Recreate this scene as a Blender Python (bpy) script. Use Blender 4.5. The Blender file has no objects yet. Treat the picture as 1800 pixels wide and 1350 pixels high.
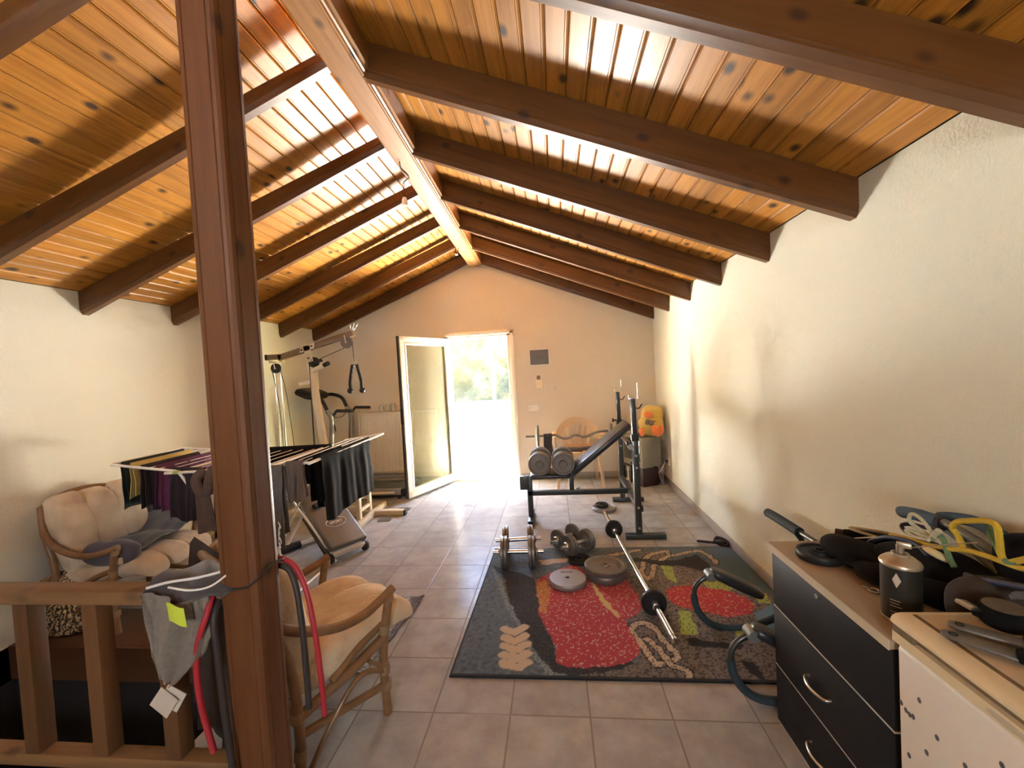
import bpy, bmesh, math, random
from mathutils import Vector, Matrix, Euler, noise
random.seed(7)
PI = math.pi
SC = bpy.context.scene
COL = SC.collection

# ---------------------------------------------------------------- camera
F_PX = 720.73
YAW, PITCH, ROLL = -0.1024, -0.0317, -0.0554
CAM_H = 1.448
cyw, syw, cp, sp, cr, sr = math.cos(YAW), math.sin(YAW), math.cos(PITCH), math.sin(PITCH), math.cos(ROLL), math.sin(ROLL)
fwd = Vector((syw * cp, cyw * cp, sp)); rgt = Vector((cyw, -syw, 0)); upv = rgt.cross(fwd)
R2 = rgt * cr + upv * sr; U2 = upv * cr - rgt * sr
cam_d = bpy.data.cameras.new('camera'); cam = bpy.data.objects.new('camera', cam_d); COL.objects.link(cam)
m = Matrix((R2, U2, -fwd)).transposed().to_4x4(); m.translation = Vector((0, 0, CAM_H)); cam.matrix_world = m
cam_d.sensor_width = 36; cam_d.lens = 36 * F_PX / 1800; cam_d.clip_start = 0.02; cam_d.clip_end = 500
SC.camera = cam

# ---------------------------------------------------------------- light and exposure
vs = SC.view_settings
SC.display_settings.display_device = 'sRGB'
vs.view_transform = 'Standard'; vs.look = 'None'; vs.gamma = 1; vs.use_curve_mapping = False
vs.exposure = 4.4
w = bpy.data.worlds.new('sky'); SC.world = w; w.use_nodes = True
nt = w.node_tree; nt.nodes.clear()
wo = nt.nodes.new('ShaderNodeOutputWorld'); bg = nt.nodes.new('ShaderNodeBackground')
sk = nt.nodes.new('ShaderNodeTexSky'); sk.sky_type = 'NISHITA'; sk.sun_disc = False
sk.sun_elevation = math.radians(62); sk.sun_rotation = math.radians(-55); sk.altitude = 200; sk.air_density = 1.0
nt.links.new(sk.outputs[0], bg.inputs[0]); bg.inputs[1].default_value = 0.42; nt.links.new(bg.outputs[0], wo.inputs[0])
sun_d = bpy.data.lights.new('sun', 'SUN'); sun = bpy.data.objects.new('sun', sun_d); COL.objects.link(sun)
sun_d.energy = 44; sun_d.angle = math.radians(0.6); sun_d.color = (1, .975, .94)
sun.rotation_euler = Vector((.36, -.25, -.90)).to_track_quat('-Z', 'Y').to_euler()
# daylight portals: the open balcony door, and the fill window added behind the camera
for nm, loc, sx, sy, rx in (('door_portal', (-.98, 5.62, .97), .84, 1.88, -PI / 2), ('window_fill_portal', (-.2, -2.02, 1.4), .5, .6, PI / 2)):
    ld = bpy.data.lights.new(nm, 'AREA'); lo = bpy.data.objects.new(nm, ld); COL.objects.link(lo)
    ld.shape = 'RECTANGLE'; ld.size = sx; ld.size_y = sy; ld.cycles.is_portal = True
    lo.location = loc; lo.rotation_euler = (rx, 0, 0)
cy = SC.cycles
cy.max_bounces = 10; cy.diffuse_bounces = 7; cy.glossy_bounces = 4; cy.transmission_bounces = 6; cy.transparent_max_bounces = 8
cy.caustics_reflective = False; cy.caustics_refractive = False; cy.sample_clamp_indirect = 12
cy.use_denoising = True
cy.use_guiding = True; cy.use_surface_guiding = True; cy.use_volume_guiding = False; cy.guiding_training_samples = 32

# ---------------------------------------------------------------- materials
MATS = {}
def nmat(name):
    mt = bpy.data.materials.new(name); mt.use_nodes = True
    t = mt.node_tree; b = t.nodes['Principled BSDF']; MATS[name] = mt
    return mt, t, b
def nd(t, typ, **kw):
    n = t.nodes.new(typ)
    for k, v in kw.items(): setattr(n, k, v)
    return n
def ramp(t, fac, stops):
    r = nd(t, 'ShaderNodeValToRGB'); e = r.color_ramp.elements
    while len(e) < len(stops): e.new(.5)
    for i, (p, c) in enumerate(stops):
        e[i].position = p; e[i].color = (*c, 1) if len(c) == 3 else c
    t.links.new(fac, r.inputs[0]); return r.outputs[0]
def mixc(t, fac, a, b, mode='MIX'):
    n = nd(t, 'ShaderNodeMix', data_type='RGBA', blend_type=mode)
    for s, v in ((n.inputs[0], fac), (n.inputs[6], a), (n.inputs[7], b)):
        if hasattr(v, 'links'): t.links.new(v, s)
        else: s.default_value = v if isinstance(v, (int, float)) else (*v, 1) if len(v) == 3 else v
    return n.outputs[2]
def math_(t, op, a, b=0.0, c=None):
    n = nd(t, 'ShaderNodeMath', operation=op)
    for i, v in enumerate((a, b) if c is None else (a, b, c)):
        if hasattr(v, 'links'): t.links.new(v, n.inputs[i])
        else: n.inputs[i].default_value = v
    return n.outputs[0]
def coords(t, kind='Object', scale=(1, 1, 1), rot=(0, 0, 0)):
    tc = nd(t, 'ShaderNodeTexCoord'); mp = nd(t, 'ShaderNodeMapping')
    t.links.new(tc.outputs[kind], mp.inputs[0]); mp.inputs['Scale'].default_value = scale; mp.inputs['Rotation'].default_value = rot
    return mp.outputs[0]
def nz(t, vec, scale, detail=3, rough=.5, out='Fac'):
    n = nd(t, 'ShaderNodeTexNoise'); n.inputs['Scale'].default_value = scale; n.inputs['Detail'].default_value = detail; n.inputs['Roughness'].default_value = rough
    t.links.new(vec, n.inputs['Vector']); return n.outputs[out]
def bump(t, b, h, strength=.3, dist=.002):
    n = nd(t, 'ShaderNodeBump'); n.inputs['Strength'].default_value = strength; n.inputs['Distance'].default_value = dist
    t.links.new(h, n.inputs['Height']); t.links.new(n.outputs[0], b.inputs['Normal'])
def mat(name, col, rough=.5, metal=0, var=.12, vs_=6, bmp=0, bs=200, coat=0, sheen=0, spec=.5):
    mt, t, b = nmat(name)
    v = coords(t)
    c = mixc(t, nz(t, v, vs_, 4), tuple(x * (1 - var) for x in col), tuple(min(1, x * (1 + var)) for x in col))
    t.links.new(c, b.inputs['Base Color'])
    b.inputs['Roughness'].default_value = rough; b.inputs['Metallic'].default_value = metal
    b.inputs['Coat Weight'].default_value = coat; b.inputs['Sheen Weight'].default_value = sheen; b.inputs['Specular IOR Level'].default_value = spec
    if bmp: bump(t, b, nz(t, v, bs, 3), bmp)
    return mt
def wood(name, c_lo, c_hi, knot, rot=(0, 0, 0), island=False, rough=.33, coat=.35, knots=True, per=.25):
    """Grain runs along the local X axis after the rotation."""
    mt, t, b = nmat(name)
    v = coords(t, 'Object', (1, 1, 1), rot)
    if island: rnd = nd(t, 'ShaderNodeNewGeometry').outputs['Random Per Island']
    else: rnd = nd(t, 'ShaderNodeObjectInfo').outputs['Random']
    off = nd(t, 'ShaderNodeCombineXYZ')
    for i, k in enumerate((7.3, 5.1, 9.7)): t.links.new(math_(t, 'MULTIPLY', rnd, k), off.inputs[i])
    ad = nd(t, 'ShaderNodeVectorMath', operation='ADD'); t.links.new(v, ad.inputs[0]); t.links.new(off.outputs[0], ad.inputs[1])
    def stretch(s):
        n = nd(t, 'ShaderNodeVectorMath', operation='MULTIPLY'); t.links.new(ad.outputs[0], n.inputs[0]); n.inputs[1].default_value = s; return n.outputs[0]
    vk = nd(t, 'ShaderNodeTexVoronoi'); vk.inputs['Scale'].default_value = 1; t.links.new(stretch((5.0, 8, 8)), vk.inputs['Vector'])
    kd = vk.outputs['Distance']
    warp = math_(t, 'MULTIPLY', math_(t, 'POWER', math_(t, 'SUBTRACT', 1.0, math_(t, 'MINIMUM', kd, 1.0)), 6.0), .35) if knots else None
    g1 = nz(t, stretch((2.2, 38, 38)), 1, 4, .6)
    if knots: g1 = math_(t, 'ADD', g1, warp)
    c = ramp(t, g1, [(.28, c_lo), (.62, c_hi), (.9, tuple(x * .8 for x in c_lo))])
    g2 = nz(t, stretch((1.2, 150, 150)), 1, 2)
    c = mixc(t, math_(t, 'MULTIPLY', g2, .35), c, c_lo)
    if knots:
        kk = ramp(t, kd, [(.085, (1, 1, 1)), (.13, (.6, .6, .6)), (.21, (0, 0, 0))])
        c = mixc(t, kk, c, knot)
    tone = math_(t, 'ADD', math_(t, 'MULTIPLY', rnd, per * 2), 1 - per)
    hs = nd(t, 'ShaderNodeHueSaturation'); t.links.new(tone, hs.inputs['Value']); t.links.new(c, hs.inputs['Color'])
    t.links.new(hs.outputs[0], b.inputs['Base Color'])
    b.inputs['Roughness'].default_value = rough; b.inputs['Coat Weight'].default_value = coat; b.inputs['Coat Roughness'].default_value = .22; b.inputs['Specular IOR Level'].default_value = .38
    bump(t, b, g1, .12, .001)
    return mt

# ---------------------------------------------------------------- geometry helpers
def catmull(pts, k=6, closed=False):
    P = [Vector(p) for p in pts]; n = len(P)
    if n < 3 or k <= 1: return P
    out = []
    rng = range(n) if closed else range(n - 1)
    for i in rng:
        p0 = P[(i - 1) % n] if closed or i > 0 else P[0] * 2 - P[1]
        p1, p2 = P[i], P[(i + 1) % n]
        p3 = P[(i + 2) % n] if closed or i + 2 < n else P[-1] * 2 - P[-2]
        for j in range(k):
            u = j / k
            out.append(.5 * ((2 * p1) + (p2 - p0) * u + (2 * p0 - 5 * p1 + 4 * p2 - p3) * u * u + (3 * p1 - p0 - 3 * p2 + p3) * u ** 3))
    if not closed: out.append(P[-1])
    return out
class B:
    def __init__(s): s.bm = bmesh.new()
    def _merge(s, t, M=None):
        if M is not None: t.transform(M)
        me = bpy.data.meshes.new('tmp'); t.to_mesh(me); s.bm.from_mesh(me); bpy.data.meshes.remove(me); t.free(); return s
    def box(s, c, d, rot=None, bev=0.0, seg=2):
        t = bmesh.new(); bmesh.ops.create_cube(t, size=1)
        for v in t.verts: v.co = Vector((v.co.x * d[0], v.co.y * d[1], v.co.z * d[2]))
        if bev: bmesh.ops.bevel(t, geom=t.edges[:], offset=min(bev, min(d) * .45), segments=seg, profile=.5, affect='EDGES')
        M = Matrix.Translation(Vector(c)) @ (Euler(rot).to_matrix().to_4x4() if rot else Matrix())
        return s._merge(t, M)
    def box2(s, a, b_, bev=0.0, seg=2):
        return s.box([(x + y) / 2 for x, y in zip(a, b_)], [abs(y - x) for x, y in zip(a, b_)], None, bev, seg)
    def bar(s, p, q, w_, h, up=(0, 0, 1), bev=.002):
        p, q = Vector(p), Vector(q); x = (q - p); L = x.length; x.normalize()
        z = Vector(up); y = z.cross(x)
        if y.length < 1e-4: y = Vector((0, 1, 0)).cross(x)
        y.normalize(); z = x.cross(y)
        t = bmesh.new(); bmesh.ops.create_cube(t, size=1)
        for v in t.verts: v.co = Vector((v.co.x * L, v.co.y * w_, v.co.z * h))
        if bev: bmesh.ops.bevel(t, geom=t.edges[:], offset=min(bev, w_ * .4, h * .4), segments=2, profile=.5, affect='EDGES')
        M = Matrix((x, y, z)).transposed().to_4x4(); M.translation = (p + q) / 2
        return s._merge(t, M)
    def tube(s, pts, r, n=10, k=6, closed=False, rad=None, caps=True, sq=1.0):
        P = catmull(pts, k, closed); N = len(P); t = bmesh.new(); rings = []
        T0 = (P[1] - P[0]).normalized(); a = T0.orthogonal().normalized()
        for i, p in enumerate(P):
            if closed: T = (P[(i + 1) % N] - P[i - 1])
            else: T = P[min(i + 1, N - 1)] - P[max(i - 1, 0)]
            if T.length < 1e-9: T = T0
            T.normalize(); a = (a - T * a.dot(T))
            if a.length < 1e-6: a = T.orthogonal()
            a.normalize(); b_ = T.cross(a)
            if callable(rad): rr = rad(i / max(1, N - 1))
            else: rr = r
            rings.append([t.verts.new(p + a * math.cos(2 * PI * j / n) * rr + b_ * math.sin(2 * PI * j / n) * rr * sq) for j in range(n)])
        for i in range(N if closed else N - 1):
            A, Bq = rings[i], rings[(i + 1) % N]
            for j in range(n): t.faces.new((A[j], A[(j + 1) % n], Bq[(j + 1) % n], Bq[j]))
        if caps and not closed: t.faces.new(rings[0][::-1]); t.faces.new(rings[-1])
        bmesh.ops.recalc_face_normals(t, faces=t.faces)
        return s._merge(t)
    def cyl(s, p, q, r, r2=None, n=20):
        r2 = r if r2 is None else r2
        return s.tube([p, q], r, n, 1, rad=lambda u: r + (r2 - r) * u)
    def lathe(s, prof, o=(0, 0, 0), axis=(0, 0, 1), n=28, closed=False):
        t = bmesh.new(); rings = []
        for r, z in prof:
            if r < 1e-6: rings.append([t.verts.new((0, 0, z))])
            else: rings.append([t.verts.new((r * math.cos(2 * PI * j / n), r * math.sin(2 * PI * j / n), z)) for j in range(n)])
        R_ = rings + ([rings[0]] if closed else [])
        for A, Q in zip(R_, R_[1:]):
            for j in range(n):
                k = (j + 1) % n
                if len(A) == 1 and len(Q) == 1: continue
                if len(A) == 1: t.faces.new((A[0], Q[k], Q[j]))
                elif len(Q) == 1: t.faces.new((A[j], A[k], Q[0]))
                else: t.faces.new((A[j], A[k], Q[k], Q[j]))
        bmesh.ops.recalc_face_normals(t, faces=t.faces)
        M = Vector((0, 0, 1)).rotation_difference(Vector(axis)).to_matrix().to_4x4(); M.translation = Vector(o)
        return s._merge(t, M)
    def prism(s, poly, vec, bev=0.0):
        t = bmesh.new(); vec = Vector(vec)
        a = [t.verts.new(Vector(p)) for p in poly]; b_ = [t.verts.new(Vector(p) + vec) for p in poly]
        t.faces.new(a); t.faces.new(b_[::-1]); n = len(poly)
        for i in range(n): t.faces.new((a[i], b_[i], b_[(i + 1) % n], a[(i + 1) % n]))
        bmesh.ops.recalc_face_normals(t, faces=t.faces)
        if bev: bmesh.ops.bevel(t, geom=t.edges[:], offset=bev, segments=2, profile=.5, affect='EDGES')
        return s._merge(t)
    def grid(s, nu, nv, f, th=0.0, closed=False):
        """surface f(u,v); th > 0 gives it thickness along its normals"""
        t = bmesh.new()
        V = [[t.verts.new(Vector(f(i / nu, j / nv))) for j in range(nv + 1)] for i in range(nu if closed else nu + 1)]
        m_ = len(V)
        for i in range(nu):
            for j in range(nv): t.faces.new((V[i][j], V[(i + 1) % m_][j], V[(i + 1) % m_][j + 1], V[i][j + 1]))
        bmesh.ops.recalc_face_normals(t, faces=t.faces)
        if th:
            t.normal_update(); bmesh.ops.solidify(t, geom=t.faces[:], thickness=th)
        return s._merge(t)
    def blob(s, c, r, e=.6, nu=28, nv=18, amp=0, fr=6, rot=None, seed=0, fn=None):
        """superellipsoid cushion; e < 1 is boxier"""
        sg = lambda x, p: math.copysign(abs(x) ** p, x)
        t = bmesh.new(); rows = []
        for j in range(nv + 1):
            la = -PI / 2 + PI * j / nv; row = []
            for i in range(1 if j in (0, nv) else nu):
                lo = 2 * PI * i / nu
                p = Vector((r[0] * sg(math.cos(la), e) * sg(math.cos(lo), e), r[1] * sg(math.cos(la), e) * sg(math.sin(lo), e), r[2] * sg(math.sin(la), e)))
                if fn: p = Vector(fn(p))
                if amp: p += noise.noise_vector(p * fr + Vector((seed, seed * 2.3, 0))) * amp
                row.append(t.verts.new(p))
            rows.append(row)
        for A, Q in zip(rows, rows[1:]):
            for i in range(nu):
                k = (i + 1) % nu
                if len(A) == 1: t.faces.new((A[0], Q[k], Q[i]))
                elif len(Q) == 1: t.faces.new((A[i], A[k], Q[0]))
                else: t.faces.new((A[i], A[k], Q[k], Q[i]))
        bmesh.ops.recalc_face_normals(t, faces=t.faces)
        M = Matrix.Translation(Vector(c)) @ (Euler(rot).to_matrix().to_4x4() if rot else Matrix())
        return s._merge(t, M)
INV = {}
def obj(name, b, m_, parent=None, smooth=38):
    inv = INV.get(parent.name) if parent else None
    if inv is not None: b.bm.transform(inv)
    bm = b.bm; bm.normal_update()
    if smooth:
        lim = math.radians(smooth)
        for f in bm.faces: f.smooth = True
        for e in bm.edges:
            if len(e.link_faces) == 2 and e.calc_face_angle(0) > lim: e.smooth = False
    me = bpy.data.meshes.new(name); bm.to_mesh(me); bm.free()
    for x in (m_ if isinstance(m_, (list, tuple)) else [m_]): me.materials.append(MATS[x] if isinstance(x, str) else x)
    o = bpy.data.objects.new(name, me); COL.objects.link(o)
    if parent:
        o.parent = parent
        if inv is not None: INV[o.name] = inv
    return o
def tag(o, label, cat, group=None, kind=None):
    o['label'] = label; o['category'] = cat
    if group: o['group'] = group
    if kind: o['kind'] = kind
    return o
def thing(name, label, cat, loc=(0, 0, 0), rz=0.0, group=None, world=True):
    """an Empty at the thing's base; with world=True its parts are drawn in room coordinates"""
    o = bpy.data.objects.new(name, None); COL.objects.link(o); o.empty_display_size = .1
    o.location = loc; o.rotation_euler = (0, 0, rz); tag(o, label, cat, group)
    INV[o.name] = (Matrix.Translation(Vector(loc)) @ Matrix.Rotation(rz, 4, 'Z')).inverted() if world else Matrix()
    return o
def single(name, label, cat, b, m_, loc=(0, 0, 0), group=None, smooth=38):
    b.bm.transform(Matrix.Translation(-Vector(loc)))
    o = obj(name, b, m_, None, smooth); o.location = loc
    return tag(o, label, cat, group)
def struct(name, b, m_, parent=None, smooth=38):
    o = obj(name, b, m_, parent, smooth)
    if parent is None: o['kind'] = 'structure'
    return o
def copytree(o, parent=None):
    c = o.copy(); COL.objects.link(c)
    if parent: c.parent = parent
    for ch in list(o.children): copytree(ch, c)
    return c
def text(name, s_, size, mt, loc, rot, parent=None, ext=.0006):
    cu = bpy.data.curves.new(name, 'FONT'); cu.body = s_; cu.size = size; cu.extrude = ext; cu.align_x = 'CENTER'; cu.align_y = 'CENTER'
    cu.materials.append(MATS[mt]); o = bpy.data.objects.new(name, cu); COL.objects.link(o)
    M = Matrix.Translation(Vector(loc)) @ Euler(rot).to_matrix().to_4x4()
    if parent: o.parent = parent; M = INV.get(parent.name, Matrix()) @ M
    o.matrix_local = M if parent else M
    if not parent: o.matrix_world = M
    bpy.context.view_layer.update(); dg = bpy.context.evaluated_depsgraph_get()
    me = bpy.data.meshes.new_from_object(o.evaluated_get(dg)); me.materials.clear(); me.materials.append(MATS[mt])
    r = bpy.data.objects.new(name, me); COL.objects.link(r); r.parent = parent; r.matrix_local = o.matrix_local.copy(); r.data.name = name
    bpy.data.objects.remove(o); return r

# ---------------------------------------------------------------- room dimensions (metres; camera stands at x=0, y=0)
XL, XR, YE, YB = -3.25, 1.29, 5.40, -1.9
ZW, SL = 2.165, .4                      # ceiling height at the side walls, roof slope
XA = (XL + XR) / 2                      # apex
zc = lambda x: ZW + SL * (XR - x) if x > XA else ZW + SL * (x - XL)
ZA = zc(XA)
DX0, DX1, DZ1 = -1.40, -.56, 1.93       # balcony door opening
WELL = (XL, -1.55, 1.17, 2.05)          # stair opening x0,x1,y0,y1

# structure materials
def plaster(name, col):
    mt, t, b = nmat(name); v = coords(t)
    c = mixc(t, nz(t, v, 1.3, 5), tuple(x * .95 for x in col), col)
    t.links.new(c, b.inputs['Base Color']); b.inputs['Roughness'].default_value = .85; b.inputs['Specular IOR Level'].default_value = .25
    bump(t, b, nz(t, v, 85, 4, .65), .8, .005); return mt
plaster('plaster_cream', (.75, .755, .645)); plaster('plaster_end_shaded', (.70, .62, .48)); plaster('plaster_white', (.85, .84, .80))  # end wall copy toned darker and tan for the shade on it
mt, t, b = nmat('floor_tiles')
tc = nd(t, 'ShaderNodeTexCoord'); sep = nd(t, 'ShaderNodeSeparateXYZ'); t.links.new(tc.outputs['Object'], sep.inputs[0])
u = math_(t, 'MULTIPLY', math_(t, 'ADD', sep.outputs[0], 1.2562 + 10), 3.0); v = math_(t, 'MULTIPLY', math_(t, 'ADD', sep.outputs[1], -1.6672 + 10), 3.0)
fu, fv = math_(t, 'FRACT', u), math_(t, 'FRACT', v)
eu = math_(t, 'ABSOLUTE', math_(t, 'SUBTRACT', fu, .5)); ev = math_(t, 'ABSOLUTE', math_(t, 'SUBTRACT', fv, .5))
edge = math_(t, 'MAXIMUM', eu, ev)
grout = ramp(t, edge, [(.486, (0, 0, 0)), (.494, (1, 1, 1))])
cell = nd(t, 'ShaderNodeCombineXYZ'); t.links.new(math_(t, 'FLOOR', u), cell.inputs[0]); t.links.new(math_(t, 'FLOOR', v), cell.inputs[1])
wn = nd(t, 'ShaderNodeTexWhiteNoise', noise_dimensions='2D'); t.links.new(cell.outputs[0], wn.inputs[0])
ad = nd(t, 'ShaderNodeVectorMath', operation='ADD'); t.links.new(tc.outputs['Object'], ad.inputs[0])
sc_ = nd(t, 'ShaderNodeVectorMath', operation='SCALE'); t.links.new(wn.outputs['Color'], sc_.inputs[0]); sc_.inputs['Scale'].default_value = 9
t.links.new(sc_.outputs[0], ad.inputs[1])
slate = nz(t, ad.outputs[0], 7, 7, .62)
c = ramp(t, slate, [(.3, (.285, .274, .266)), (.55, (.37, .36, .35)), (.75, (.43, .42, .405))])
hs = nd(t, 'ShaderNodeHueSaturation'); t.links.new(c, hs.inputs['Color']); t.links.new(math_(t, 'ADD', math_(t, 'MULTIPLY', wn.outputs['Value'], .14), .93), hs.inputs['Value'])
c = mixc(t, grout, hs.outputs[0], (.23, .20, .17))
t.links.new(c, b.inputs['Base Color']); b.inputs['Roughness'].default_value = .5; b.inputs['Specular IOR Level'].default_value = 0
rd = nd(t, 'ShaderNodeTexNoise'); rd.inputs['Scale'].default_value = 16; rd.inputs['Detail'].default_value = 6; rd.inputs['Distortion'].default_value = 1.2; t.links.new(ad.outputs[0], rd.inputs['Vector'])
h = math_(t, 'SUBTRACT', rd.outputs[0], math_(t, 'MULTIPLY', grout, 1.6)); bump(t, b, h, .25, .003)
gs = nd(t, 'ShaderNodeBsdfGlossy'); gs.inputs['Roughness'].default_value = .2; gs.inputs[0].default_value = (.88, .95, 1, 1)
t.links.new(b.inputs['Normal'].links[0].from_socket, gs.inputs['Normal'])
fr = nd(t, 'ShaderNodeFresnel'); fr.inputs[0].default_value = 1.4
mx = nd(t, 'ShaderNodeMixShader'); t.links.new(math_(t, 'MULTIPLY', fr.outputs[0], .25), mx.inputs[0]); t.links.new(b.outputs[0], mx.inputs[1]); t.links.new(gs.outputs[0], mx.inputs[2])
t.links.new(mx.outputs[0], t.nodes['Material Output'].inputs[0])

wood('plank_wood', (.29, .110, .014), (.52, .225, .031), (.045, .018, .008), (0, 0, PI / 2), island=True, rough=.42, coat=.18, per=.16)
a_ = math.atan(SL)
wood('rafter_right_wood', (.078, .028, .0065), (.128, .049, .0115), (.045, .018, .009), (0, -a_, 0), rough=.4, coat=.2, per=.1)
wood('rafter_left_wood', (.078, .028, .0065), (.128, .049, .0115), (.045, .018, .009), (0, a_, 0), rough=.4, coat=.2, per=.1)
wood('ridge_wood', (.23, .10, .03), (.36, .17, .058), (.07, .03, .014), (0, 0, PI / 2), rough=.4, coat=.25)
wood('post_wood', (.115, .038, .011), (.175, .063, .019), (.05, .02, .01), (0, PI / 2, 0), rough=.5, coat=.15)
wood('rail_wood', (.17, .09, .036), (.25, .135, .055), (.10, .045, .02), (0, 0, 0), rough=.55, coat=.1)
wood('baluster_wood', (.105, .046, .016), (.16, .074, .027), (.09, .04, .02), (0, PI / 2, 0), rough=.55, coat=.1)
mat('skirting_stone', (.36, .32, .28), .5, var=.15, vs_=30)
mat('white_frame', (.86, .82, .70), .35, var=.03)
mat('black_rubber', (.012, .012, .013), .6)
mat('dark_wood_trim', (.10, .045, .02), .5)
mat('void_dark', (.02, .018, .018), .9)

# ---------------------------------------------------------------- room shell
bb = B()
x0, x1, y0, y1 = WELL
for p, q in (((XL, y1, -.2), (XR, YE + .2, 0)), ((x1, y0, -.2), (XR, y1, 0)), ((XL, YB, -.2), (XR, y0, 0))): bb.box2(p, q)
struct('floor', bb, 'floor_tiles', smooth=0)
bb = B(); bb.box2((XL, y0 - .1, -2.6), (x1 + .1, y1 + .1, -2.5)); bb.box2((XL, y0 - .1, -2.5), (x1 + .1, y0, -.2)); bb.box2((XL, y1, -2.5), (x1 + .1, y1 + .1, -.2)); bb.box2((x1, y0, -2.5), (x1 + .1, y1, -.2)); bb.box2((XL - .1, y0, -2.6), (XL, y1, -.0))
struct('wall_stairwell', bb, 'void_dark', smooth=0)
bb = B(); bb.box2((XL, y1 - .02, -.19), (x1, y1, .004)); bb.box2((XL, y1, 0), (x1 - .25, y1 + .36, .006))
struct('trim_1', bb, 'dark_wood_trim', smooth=0)
bb = B(); bb.box2((XR, YB, -.2), (XR + .2, YE + .2, zc(XR))); struct('wall_right', bb, 'plaster_cream', smooth=0)
bb = B(); bb.box2((XL - .2, YB, -.2), (XL, YE + .2, zc(XL))); struct('wall_left', bb, 'plaster_cream', smooth=0)
def gable(y, th, ox0, ox1, oz0, oz1):
    g = B(); P = lambda x, z: (x, y, z)
    g.prism([P(XL, -.02), P(ox0, -.02), P(ox0, zc(ox0)), P(XL, ZW)], (0, th, 0))
    g.prism([P(ox1, -.02), P(XR, -.02), P(XR, ZW)] + ([P(XA, ZA)] if ox1 < XA else []) + [P(ox1, zc(ox1))], (0, th, 0))
    g.prism([P(ox0, oz1), P(ox1, oz1), P(ox1, zc(ox1))] + ([P(XA, ZA)] if ox0 < XA < ox1 else []) + [P(ox0, zc(ox0))], (0, th, 0))
    if oz0 > 0: g.prism([P(ox0, -.02), P(ox1, -.02), P(ox1, oz0), P(ox0, oz0)], (0, th, 0))
    return g
struct('wall_end', gable(YE, .2, DX0, DX1, 0, DZ1), 'plaster_end_shaded', smooth=0)
struct('wall_back', gable(YB - .2, .2, -.5, .1, 1.05, 1.75), 'plaster_cream', smooth=0)
bb = B()
for p, q in (((-.5, YB - .14, 1.05), (-.45, YB - .08, 1.75)), ((.05, YB - .14, 1.05), (.1, YB - .08, 1.75)), ((-.5, YB - .14, 1.05), (.1, YB - .08, 1.1)), ((-.5, YB - .14, 1.7), (.1, YB - .08, 1.75))): bb.box2(p, q, .004)
struct('window_fill', bb, 'white_frame')  # unseen window added behind the camera to let fill light in
# ceiling: tongue-and-groove boards on both slopes, one island per board
bb = B()
ca, sa = math.cos(a_), math.sin(a_)
Ls = (XR - XA) / ca; pw = .0905; npl = int(Ls / pw) + 1
for sd in (1, -1):
    ox = XR if sd > 0 else XL; dx = Vector((-sd * ca, 0, sa)); nn = Vector((sd * sa, 0, ca))
    for i in range(npl):
        s0, s1 = i * pw + .0012, min((i + 1) * pw - .0012, Ls)
        if s1 - s0 < .01: continue
        prof = [(s0, .018), (s0, .006), (s0 + .006, 0), (s0 + .011, 0), (s0 + .0125, .002), (s0 + .014, 0), (s1 - .006, 0), (s1, .006), (s1, .018)]
        bb.prism([Vector((ox, YB - .2, ZW)) + dx * s + nn * h_ for s, h_ in prof], (0, YE + .2 - YB + .2, 0))
struct('ceiling', bb, 'plank_wood', smooth=0)
bb = B()
for sd in (1, -1):
    ox = XR + .25 if sd > 0 else XL - .25; oz = ZW - .1
    nn = Vector((sd * sa, 0, ca))
    A_, Q_ = Vector((ox, YB - .25, oz)) + nn * .022, Vector((XA, YB - .25, ZA)) + nn * .022
    bb.prism([A_, Q_, Q_ + nn * .08, A_ + nn * .08], (0, YE + .25 - YB + .25, 0))
bb.prism([(XL - .25, YE + .2, 2.12), (XR + .25, YE + .2, 2.12), (XR + .25, YE + .2, 2.2), (XL - .25, YE + .2, 2.2)], (0, .32, 0))  # unseen eave added, sized to trim the sun patch inside the door
struct('roof', bb, 'void_dark', smooth=0)
for nm, p, q in (('baseboard_right', (XR - .012, YB, 0), (XR, YE, .078)), ('baseboard_end', (DX1 + .08, YE - .012, 0), (XR - .012, YE, .078)), ('baseboard_left', (XL, y1 + .36, 0), (XL + .012, YE, .078))):
    bb = B(); bb.box2(p, q, .003)
    if nm == 'baseboard_end': bb.box2((XL + .012, YE - .012, 0), (DX0 - .08, YE, .078), .003)
    struct(nm, bb, 'skirting_stone')

# rafters: each one a beam of its own, with a stepped lower edge
ORD = ['first', 'second', 'third', 'fourth', 'fifth', 'sixth', 'seventh']
RCX = lambda y: -.842 - .027 * (y - 1.46)     # centre line of the ridge beam
def rafter(side, y, label, grp):
    W = .075; D = .158
    prof = [(0, .0), (0, -D + .034), (.004, -D + .030), (.004, -D + .022), (.012, -D + .008), (.018, -D), (W - .018, -D), (W - .012, -D + .008), (W - .004, -D + .022), (W - .004, -D + .030), (W, -D + .034), (W, 0)]
    xs = (XR if side > 0 else XL, RCX(y + .04)); zr = lambda x: ZW + SL * abs(x - xs[0])
    t_ = bmesh.new()
    A_ = [t_.verts.new((xs[0], y + a, zr(xs[0]) + z - .001)) for a, z in prof]; Q_ = [t_.verts.new((xs[1], y + a, (zr(xs[1]) if z < 0 else zc(xs[1]) - .001) + z - .001)) for a, z in prof]
    t_.faces.new(A_); t_.faces.new(Q_[::-1]); n = len(prof)
    for i in range(n): t_.faces.new((A_[i], Q_[i], Q_[(i + 1) % n], A_[(i + 1) % n]))
    bmesh.ops.recalc_face_normals(t_, faces=t_.faces)
    q_ = B(); q_._merge(t_)
    o = single('rafter', label, 'beam', q_, 'rafter_right_wood' if side > 0 else 'rafter_left_wood', (xs[0], y, ZW), grp, smooth=25)
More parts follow.
